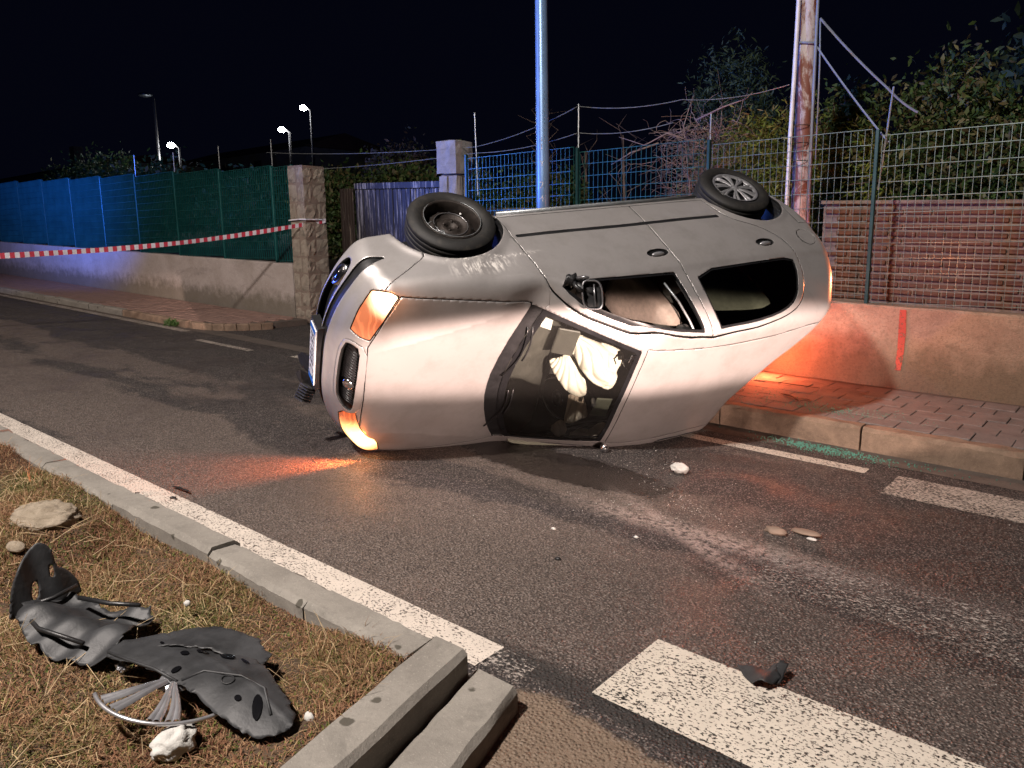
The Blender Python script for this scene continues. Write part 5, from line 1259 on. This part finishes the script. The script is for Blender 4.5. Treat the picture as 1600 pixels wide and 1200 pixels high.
# long straws lying over it
rg=np.random.default_rng(8); L=[];
for i in range(420):
    x=rg.uniform(-5.5,-1.95); y=rg.uniform(.3,1.45)
    if i>360: x=rg.uniform(-6.5,-4.5); y=rg.uniform(1.1,1.45)
    th=rg.uniform(0,6.28); l=rg.uniform(.06,.30)*(1.2 if i%9==0 else .8); z0=soil_z(x,y)-SL*x+.03
    p=[(x,y,z0),(x+l*.5*math.cos(th),y+l*.5*math.sin(th),z0+rg.uniform(.01,.05)),(x+l*math.cos(th+.2),y+l*math.sin(th+.2),z0+rg.uniform(-.01,.04))]
    if p[2][1]>1.53 or p[2][0]>-1.85: continue
    L.append(tube(p,[.0013,.0011,.0006],3,False))
for (x,y,h_) in ((-5.0,1.35,.22),(-4.6,1.42,.2),(-3.9,1.45,.16),(-2.05,1.42,.16),(-2.6,1.2,.1),(-4.9,1.0,.2),(-2.7,.75,.22)):
    for q in range(4): L.append(tube([(x,y,soil_z(x,y)-SL*x),(x+rg.normal()*.03,y+rg.normal()*.02,.13-SL*x+h_*.6),(x+rg.normal()*.06,y+rg.normal()*.03,.13-SL*x+h_)],[.0014,.0012,.0006],3,False))
V_,F_=join(L); solo('dry_straws',V_,F_,'straw_pale','pale dry straws lying across the grass of the island','straw',None,'stuff')
# weeds at the left kerb and along walls
for i,(x,y,n_,lab) in enumerate(((-11.45,5.70,260,'small green weed tuft growing at the left kerb before its rounded corner'),(-9.9,7.55,120,'weed tuft at the foot of the stone pillar'))):
    rg=np.random.default_rng(70+i); pts=np.stack([rg.normal(x,.09,n_),rg.normal(y,.035,n_),rg.uniform(.0,.07,n_)-SL*x],1)
    V_,F_,c=leaves(pts,70+i,.06,[(.04,.09,.02),(.06,.11,.03)],.3,.3,-.8); solo('weed_tuft',V_,F_,'leaf',lab,'weed',None,None,False,c)
# ---------------------------------------------------------------- barrier tape
bt=thing('barrier_tape','red and white barrier tape stretched from the stone pillar out of the left edge','tape',(-10.12,7.66,1.63+.38))
a0=np.array(P(-10.12,7.64,1.615)); a1=np.array([-11.55,3.45,1.125+SL*11.5-.0]); a1=np.array(P(-11.41,3.5,1.10)); a2=a1+(a1-a0)*1.0
n_=64; red=[];wh=[]
def tp(t):
    p=a0+(a1-a0)*t; p=p-np.array([0,0,.16*math.sin(math.pi*min(t,1))*.55]); tw=.55+.5*math.sin(3*t+.4)+.25*math.sin(17*t); return p,np.array([0,.0,1])*math.cos(tw*.5)*.036+np.array([.6,-.3,0])*math.sin(tw*.5)*.036
for i in range(n_*2):
    t0,t1=i*1.6/(n_*2),(i+1)*1.6/(n_*2)
    p,w=tp(t0);q,v=tp(t1); (red if (i//1)%2 else wh).append((np.array([p-w,q-v,q+v,p+w]),[(0,1,2,3)]))
V_,F_=join(red); part('red_bands',V_,F_,'tape_red',bt,False,None,'stuff'); V_,F_=join(wh); part('white_bands',V_,F_,'tape_white',bt,False,None,'stuff')
V_,F_=tube([(-10.56,7.27,1.62+.39),(-10.3,7.262,1.63+.39),(-10.13,7.275,1.625+.39),(-10.12,7.64,1.63+.385)],.010,5); part('tape_knot',V_,F_,'tape_white',bt)
# ---------------------------------------------------------------- torn wheel-arch liners and broken hubcap on the grass
B=np.array([(-2.507,.915),(-2.53,.97),(-2.502,1.06),(-2.47,1.13),(-2.392,1.195),(-2.249,1.254),(-2.20,1.245),(-2.115,1.227),(-1.996,1.199),(-1.882,1.177),(-1.8,1.16),(-1.772,1.119),(-1.785,1.065),(-1.828,1.028),(-1.901,1.005),(-1.992,.995),(-2.088,.997),(-2.179,.985),(-2.312,.966),(-2.44,.928)])
def zB(x,y):
    # bowed sheet: ridge along its length, near side rolled down, right end drooping
    p=-(x+2.15)*.24+(y-1.07)*.97; q=(x+2.15)*.97+(y-1.07)*.24
    return .232-(2.6*p*p if p<0 else 1.1*p*p)-.9*max(0,q-.12)**2-.05*max(0,-q-.1)+.003*math.sin(40*q+6*p)+.004*math.exp(-((p-.045+.2*q)/.008)**2)
def jag(poly,step=.012,amp=.004,seed=5):
    rg=np.random.default_rng(seed); out=[]
    for a_,b_ in zip(poly,np.roll(poly,-1,0)):
        n_=max(1,int(np.hypot(*(b_-a_))/step))
        for k_ in range(n_): out.append(a_+(b_-a_)*k_/n_+rg.normal(size=2)*amp*(rg.random()<.5))
    return np.array(out)
def plate(poly,zf,th,name,mat,par=None,label=None,cat=None,holes=(),step=.012,smooth=True):
    x0,y0=poly.min(0);x1,y1=poly.max(0); nx=int((x1-x0)/step)+2; ny=int((y1-y0)/step)+2
    X,Y=np.meshgrid(np.linspace(x0,x1,nx),np.linspace(y0,y1,ny),indexing='ij'); pts=np.stack([X.ravel(),Y.ravel()],1)
    d=sdf_poly(pts,poly)
    for h in holes: d=np.maximum(d,-sdf_poly(pts,np.array(h)))
    # pull boundary vertices onto the outline
    keep=d<step*.7; idx=-np.ones(len(pts),int); idx[keep]=np.arange(keep.sum())
    g=np.zeros_like(pts); e=1e-3
    for k in range(2):
        q=pts.copy();q[:,k]+=e; dd=sdf_poly(q,poly)
        for h in holes: dd=np.maximum(dd,-sdf_poly(q,np.array(h)))
        g[:,k]=(dd-d)/e
    near=np.abs(d)<step*.7; pts[near]-=g[near]*d[near][:,None]
    P3=np.array([(a_[0],a_[1],zf(*a_)-SL*a_[0]) for a_ in pts[keep]])
    F_=[]
    for i in range(nx-1):
        for j in range(ny-1):
            f=[idx[i*ny+j],idx[(i+1)*ny+j],idx[(i+1)*ny+j+1],idx[i*ny+j+1]]
            if min(f)>=0: F_.append(f)
    o=(solo(name,P3,F_,mat,label,cat,smooth=smooth) if par is None else part(name,P3,F_,mat,par,smooth))
    md=o.modifiers.new('thickness','SOLIDIFY'); md.thickness=th; return o
lb=thing('wheel_arch_liner','curved grey-black plastic arch liner with dark wet spots lying over the broken hubcap','car part',P(-2.15,1.08,.14))
plate(jag(chaikin(B,1)),zB,.003,'liner_shell','liner_plastic',lb,step=.008)
plate(jag(np.array([(-2.50,1.07),(-2.44,1.03),(-2.30,1.10),(-2.18,1.16),(-2.06,1.20),(-2.10,1.275),(-2.22,1.27),(-2.35,1.23),(-2.46,1.16)]),.012,.006,8),lambda x,y:.205+.03*math.sin(8*x+1),.003,'torn_flange','liner_plastic',lb,step=.009)
for (x,y,rx,ry,an) in ((-2.16,1.155,.030,.016,.2),(-2.24,1.115,.020,.009,.6),(-2.27,1.07,.016,.012,0),(-2.10,1.18,.020,.007,0),(-1.885,1.085,.014,.040,.9),(-1.945,1.06,.012,.009,0),(-2.40,1.06,.010,.006,0),(-2.21,1.01,.010,.016,0)):
    pts=[(x+rx*math.cos(t_)*math.cos(an)-ry*math.sin(t_)*math.sin(an),y+rx*math.cos(t_)*math.sin(an)+ry*math.sin(t_)*math.cos(an)) for t_ in np.linspace(0,2*math.pi,15)[:-1]]
    q_=[(x+(a_-x)*k_,y+(b_-y)*k_) for k_ in (1,.5) for a_,b_ in pts]+[(x,y)]; part('wet_spot',[(a_,b_,zB(a_,b_)+.0045-SL*a_) for a_,b_ in q_],[(i,(i+1)%14,14+(i+1)%14,14+i) for i in range(14)]+[(14+i,14+(i+1)%14,28) for i in range(14)],'wet_spot',lb)
pts=[(-2.04+.022*math.cos(t_),1.085+.018*math.sin(t_)) for t_ in np.linspace(0,2*math.pi,20)]
V_,F_=tube([(a_,b_,zB(a_,b_)+.003-SL*a_) for a_,b_ in pts],.0022,5,False); part('boss_ring',V_,F_,'liner_plastic',lb,True)
V_,F_=tube([(x,y,zB(x,y)+.002-SL*x) for x,y in [(-2.16,1.0),(-2.13,1.06),(-2.02,1.12),(-1.93,1.14),(-1.84,1.10)]],.0045,6); part('rib',V_,F_,'liner_plastic',lb,True)
V_,F_=tube([(x,y,zB(x,y)+.001-SL*x) for x,y in [(-2.50,.93),(-2.40,.945),(-2.28,.975),(-2.17,.99)]],.005,6); part('rib',V_,F_,'liner_plastic',lb,True)
la=thing('wheel_arch_liner','crumpled black plastic liner piece with an upright perforated flap, left of the curved one','car part',P(-2.85,.95,.14))
A=np.array([(-2.94,.80),(-2.99,.86),(-3.03,.95),(-3.03,1.03),(-2.95,1.05),(-2.87,1.07),(-2.822,1.13),(-2.70,1.18),(-2.64,1.11),(-2.60,1.05),(-2.54,.98),(-2.50,.93),(-2.62,.86),(-2.80,.80)])
zA=lambda x,y:.185+.045*math.sin(9*x+4*y)*.5+.030*math.sin(22*y-9*x)+.012*math.sin(47*x)+.02
plate(jag(chaikin(A,1),.014,.007,9),zA,.004,'crumpled_sheet','liner_plastic',la,step=.009)
# the flap stands up from its left edge
e0=np.array([-2.985,.80]); e1=np.array([-3.03,1.06]); ed=e1-e0
fl2=np.array([(0,0),(.04,.06),(.10,.13),(.22,.185),(.40,.222),(.52,.245),(.64,.225),(.69,.19),(.70,.14),(.80,.125),(.92,.085),(.98,.05),(1.0,0)])*[.27,1.0]
holes=[[(.085,.055),(.092,.10),(.108,.115),(.122,.10),(.118,.06),(.10,.045)],[(.162,.10),(.166,.155),(.178,.16),(.182,.11)]]
def flap_part():
    st=.007; xs_=np.arange(-.004,.276,st); ys_=np.arange(-.004,.26,st); X,Y=np.meshgrid(xs_,ys_,indexing='ij'); pts=np.stack([X.ravel(),Y.ravel()],1); ol=chaikin(fl2,1)
    def sd(q):
        d=sdf_poly(q,ol)
        for h in holes: d=np.maximum(d,-sdf_poly(q,chaikin(h,1)))
        return d
    d=sd(pts); keep=d<st*.65; idx=-np.ones(len(pts),int); idx[keep]=np.arange(keep.sum()); ny=len(ys_); g=np.zeros_like(pts)
    for k in range(2): q=pts.copy(); q[:,k]+=1e-3; g[:,k]=(sd(q)-d)/1e-3
    near=np.abs(d)<st*.65; pts[near]-=g[near]*d[near][:,None]
    P3=[]
    for u,h in pts[keep]:
        b=e0+ed*u/.27; bul=.035*math.sin(math.pi*u/.27)*(h/.26)+.006*math.sin(55*u+9*h)
        P3.append((b[0]-bul-.10*h,b[1]+.02*h,.185+h-SL*b[0]))
    F_=[]
    for i in range(len(xs_)-1):
        for j in range(ny-1):
            f=[idx[i*ny+j],idx[(i+1)*ny+j],idx[(i+1)*ny+j+1],idx[i*ny+j+1]]
            if min(f)>=0: F_.append(f)
    o=part('perforated_flap',P3,F_,'liner_plastic',la,True); md=o.modifiers.new('thickness','SOLIDIFY'); md.thickness=.006
flap_part()
for pts in ([(-3.02,.86,.215),(-3.0,.95,.225),(-3.02,1.04,.235)],[(-2.95,.84,.22),(-2.8,.83,.225),(-2.62,.90,.21)],[(-2.9,1.0,.24),(-2.78,1.06,.235),(-2.68,1.12,.24)]):
    V_,F_=tube([(x,y,z_-SL*x) for x,y,z_ in pts],.008,6); part('bracket',V_,F_,'black_plastic',la,True)
# broken hubcap: a rim arc with the spokes still on it
hc=thing('broken_hubcap','broken silver hubcap fragment with fanned spokes sticking out from under the liner','hubcap',P(-2.2,.95,.14))
Rh=np.array(Matrix.Rotation(math.radians(-8),3,'X')@Matrix.Rotation(math.radians(8),3,'Y'))
def hput(V): V=np.array(V,float)[:,[0,2,1]]*[1,1,-1]; V=V@Rh.T; return V+np.array(P(-2.20,1.00,.205))
ah=np.array([-1.62,-1.36,-.74,-.50,.28])
fp=lambda F_:F_
L=spokes(ah,.03,.214,.016,0,.0085)
for V_,F_ in L: part('spoke',hput(V_),F_,'hubcap_silver',hc,True)
pts=[(.222*math.cos(t_),0,.222*math.sin(t_)) for t_ in np.linspace(-1.80,.62,30)]
V_,F_=tube(pts,.0065,6); V_=hput(V_); part('rim_arc',V_,F_,'hubcap_silver',hc,True)
V_,F_=lathe([(0,0),(.045,0),(.05,.012)],20); part('hub_centre',hput(V_),F_,'hubcap_silver',hc,True)
V_,F_=stone_block(-2.475,-2.43,.93,.965,.16,.175,91,.003); solo('hubcap_chip',V_,F_,'hubcap_silver','small silver chip poking out left of the curved liner','fragment')
# ---------------------------------------------------------------- rocks, paper, litter
def lump(name,label,cat,c,r,seed,mat,amp=.18,nu=26,nv=16,f=4):
    rg=np.random.default_rng(seed); ws=[(rg.normal(size=3)*f,rg.uniform(0,6.28)) for _ in range(8)]
    V_,F_=ellips(P(*c),r,nu,nv,lambda d:1+amp*sum(abs(math.sin(float(w@d)+p))-.5 for w,p in ws)/2.5); return solo(name,V_,F_,mat,label,cat,smooth=True)
lump('rock','pale rough rock half sunk in the grass near the kerb','rock',(-4.08,1.30,.15),(.17,.13,.06),4,'rock',.22,40,24,5)
lump('rock','small flat pinkish stone in the grass below the pale rock','rock',(-3.80,1.08,.15),(.06,.03,.02),5,'rock',.15)
lump('crumpled_paper','crumpled white paper in the grass at the bottom edge below the hubcap','paper',(-2.0,.89,.15),(.045,.055,.035),6,'white_paper',.30,34,22,2.6)
lump('paper_scrap','tiny white scrap at the edge of grass and island kerb','paper',(-1.80,1.20,.15),(.018,.010,.018),7,'white_paper',.3,12,8,5)
lump('paper_scrap','tiny white scrap in the middle of the grass','paper',(-2.70,1.30,.17),(.014,.010,.010),17,'white_paper',.3,12,8,5)
lump('crushed_can','small crushed white can lying on the road right of the car','can',(-2.30,4.50,.03),(.055,.038,.032),8,'white_paper',.30,26,16,3)
lump('shiny_knob','round shiny clear knob on the road at the end of the windscreen','knob',(-2.93,4.56,.03),(.032,.032,.032),9,'chrome',.05)
lump('shoe_fragment','small torn pinkish plastic fragment, left one of the two on the road','fragment',(-1.42,3.91,.012),(.05,.03,.018),10,'card_beige',.4,18,12,4)
t_=lump('car_fragment','flat oval brown fragment, right one of the two on the road','fragment',(-1.29,4.0,.014),(.075,.035,.012),11,'card_beige',.12)
lump('car_fragment','little pale chip just below the flat oval fragment','fragment',(-1.24,3.94,.008),(.025,.012,.008),12,'white_paper',.2,12,8)
# black plastic corner on the crossing bar
bp=thing('plastic_corner','black broken plastic corner piece lying on the white crossing bar','car part',P(-.94,2.52,.01))
pcol=np.array([(-1.05,2.56),(-1.0,2.50),(-.945,2.455),(-.90,2.45),(-.885,2.49),(-.875,2.545),(-.90,2.555),(-.915,2.60),(-.935,2.57),(-.97,2.575),(-1.0,2.565)])
plate(pcol,lambda x,y:.008+.030*math.exp(-((x+.91)/.035)**2)+.012*math.sin(30*x+22*y)**2,.003,'curved_shell','liner_plastic',bp,step=.008)
plate(np.array([(-.905,2.50),(-.87,2.52),(-.872,2.60),(-.90,2.61),(-.915,2.56)]),lambda x,y:.012+.05*max(0,(y-2.5)/.11),.003,'standing_flap','black_plastic',bp,step=.008)
def rag(name,label,cat,c,L_,seed,mat='black_plastic',r=.008):
    rg=np.random.default_rng(seed); p=np.array(P(*c)); d=np.array([1,.0,0]); pts=[p]
    for k in range(6): d=d+rg.normal(size=3)*[.5,.5,.1]; d/=np.linalg.norm(d); p=p+d*L_/6; p[2]=P(p[0],p[1],c[2])[2]+rg.uniform(0,.012); pts.append(p.copy())
    V_,F_=tube(pts,[r*.5,r,r*1.3,r,r*1.2,r,r*.4],6); V_[:,2]=(V_[:,2]-p[2])*.6+p[2]; return solo(name,V_,F_,mat,label,cat,smooth=True)
rag('rubber_shred','upper black rubber shred across the edge line','fragment',(-4.45,2.12,.012),.20,31)
rag('rubber_shred','lower black rubber shred between kerb and edge line','fragment',(-4.50,1.92,.012),.16,32)
rag('rubber_shred','smallest black rubber shred on the edge line, right of the others','fragment',(-4.28,2.02,.010),.06,33)
rag('dark_stick','long dark splinter of wood on the pavement by the kerb','stick',(-2.42,6.62,.185),.34,34,'wood_dark',.010)
rag('dark_stick','short dark splinter lying in front of the long one on the pavement','stick',(-2.20,6.40,.185),.22,35,'wood_dark',.007)
V_,F_=tube([P(-2.95,7.0,.19),P(-2.6,7.10,.185),P(-2.25,7.12,.182)],.0035,5); solo('bent_antenna','thin bent aerial lying on the pavement behind the car','aerial') if False else solo('bent_antenna',V_,F_,'black_trim','thin dark aerial lying on the pavement towards the wall','aerial')
for i,(x,y,s,lab) in enumerate(((-2.1,2.86,.012,'dark pebble on the road left of the crossing bar'),(-2.34,3.15,.010,'tiny white pebble on the road in the middle'),(-1.95,3.35,.009,'tiny pale pebble on the road above the dark one'))):
    lump('pebble',lab,'pebble',(x,y,.006),(s*1.4,s,s*.7),50+i,'black_plastic' if i==0 else 'white_paper',.2,10,6)
# glass crumbs: heaps in the gutter and a sprinkling on road and pavement
def crumbs(name,label,spots,seed,mat,smin,smax):
    rg=np.random.default_rng(seed); V=[];F_=[];
    base=np.array([(1,1,1),(1,-1,-1),(-1,1,-1),(-1,-1,1)],float)
    for (x,y,w,sx,sy,n,an) in spots:
        u=rg.normal(size=n)*sx; v=rg.normal(size=n)*sy; xx=x+u*math.cos(an)-v*math.sin(an); yy=y+u*math.sin(an)+v*math.cos(an); s=rg.uniform(smin,smax,n)
        for k in range(n):
            if w<.1 and yy[k]>5.885: continue
            B_=base*s[k]*rg.uniform(.6,1.2,(4,3)); c=np.array(P(xx[k],yy[k],w+s[k]*.8)); i0=len(V); V+=list(B_+c); F_+= [(i0,i0+1,i0+2),(i0,i0+3,i0+1),(i0,i0+2,i0+3),(i0+1,i0+3,i0+2)]
    return solo(name,V,F_,mat,label,'broken glass',None,'stuff')
crumbs('glass_crumbs','green crumbs of safety glass heaped in the gutter by the far kerb',[(-1.80,5.72,.004,.19,.055,600,-.05),(-1.5,5.72,.004,.30,.05,260,0)],81,'glass_crumb',.0022,.005)
crumbs('glass_crumbs','pale crumbs of safety glass strewn on the pavement edge behind the car',[(-1.95,6.35,.172,.28,.12,420,.1),(-2.5,6.45,.172,.3,.2,260,0)],82,'glass_crumb',.002,.004)
crumbs('glass_splinters','white glass splinters strewn over the road right of the car',[(-2.0,4.0,.002,.25,.05,110,-.45),(-2.2,3.7,.002,.25,.05,50,0),(-2.6,4.6,.002,.4,.25,60,0),(-1.6,3.2,.002,1.0,.7,60,0)],83,'white_paper',.0012,.0028)
# ---------------------------------------------------------------- groups of repeats
GR = {'gate_pillar':'pillars either side of the gateway','street_lamp':'distant street lamps up the hill','laurel_bush':'broad-leaved bushes behind the right-hand fence',
 'garden_tree':'trees in the gardens behind the fences','garden_bush':'garden bushes behind the fences','hedge_bush':'hedge bushes behind the gate','young_tree':'bare young trees behind the gate',
 'wheel_arch_liner':'torn wheel arch liners on the grass','low_wall':'low plastered walls under the fences','bar_fence':'bar fences on the low walls','fence_wire':'thin wires strung above the fence',
 'stay_rope':'stay ropes of the rusty pole','house':'dark houses far behind the fence','rubber_shred':'black rubber shreds by the edge line','dark_stick':'dark wood splinters on the pavement',
 'paper_scrap':'tiny white scraps in the grass','pebble':'small pebbles on the road','car_fragment':'fragments lying on the road','weed_tuft':'weed tufts at the foot of kerb and pillar'}
for o in COL.objects:
    k = o.name.split('.')[0]
    if o.parent is None and k in GR and 'category' in o: o['group'] = GR[k]
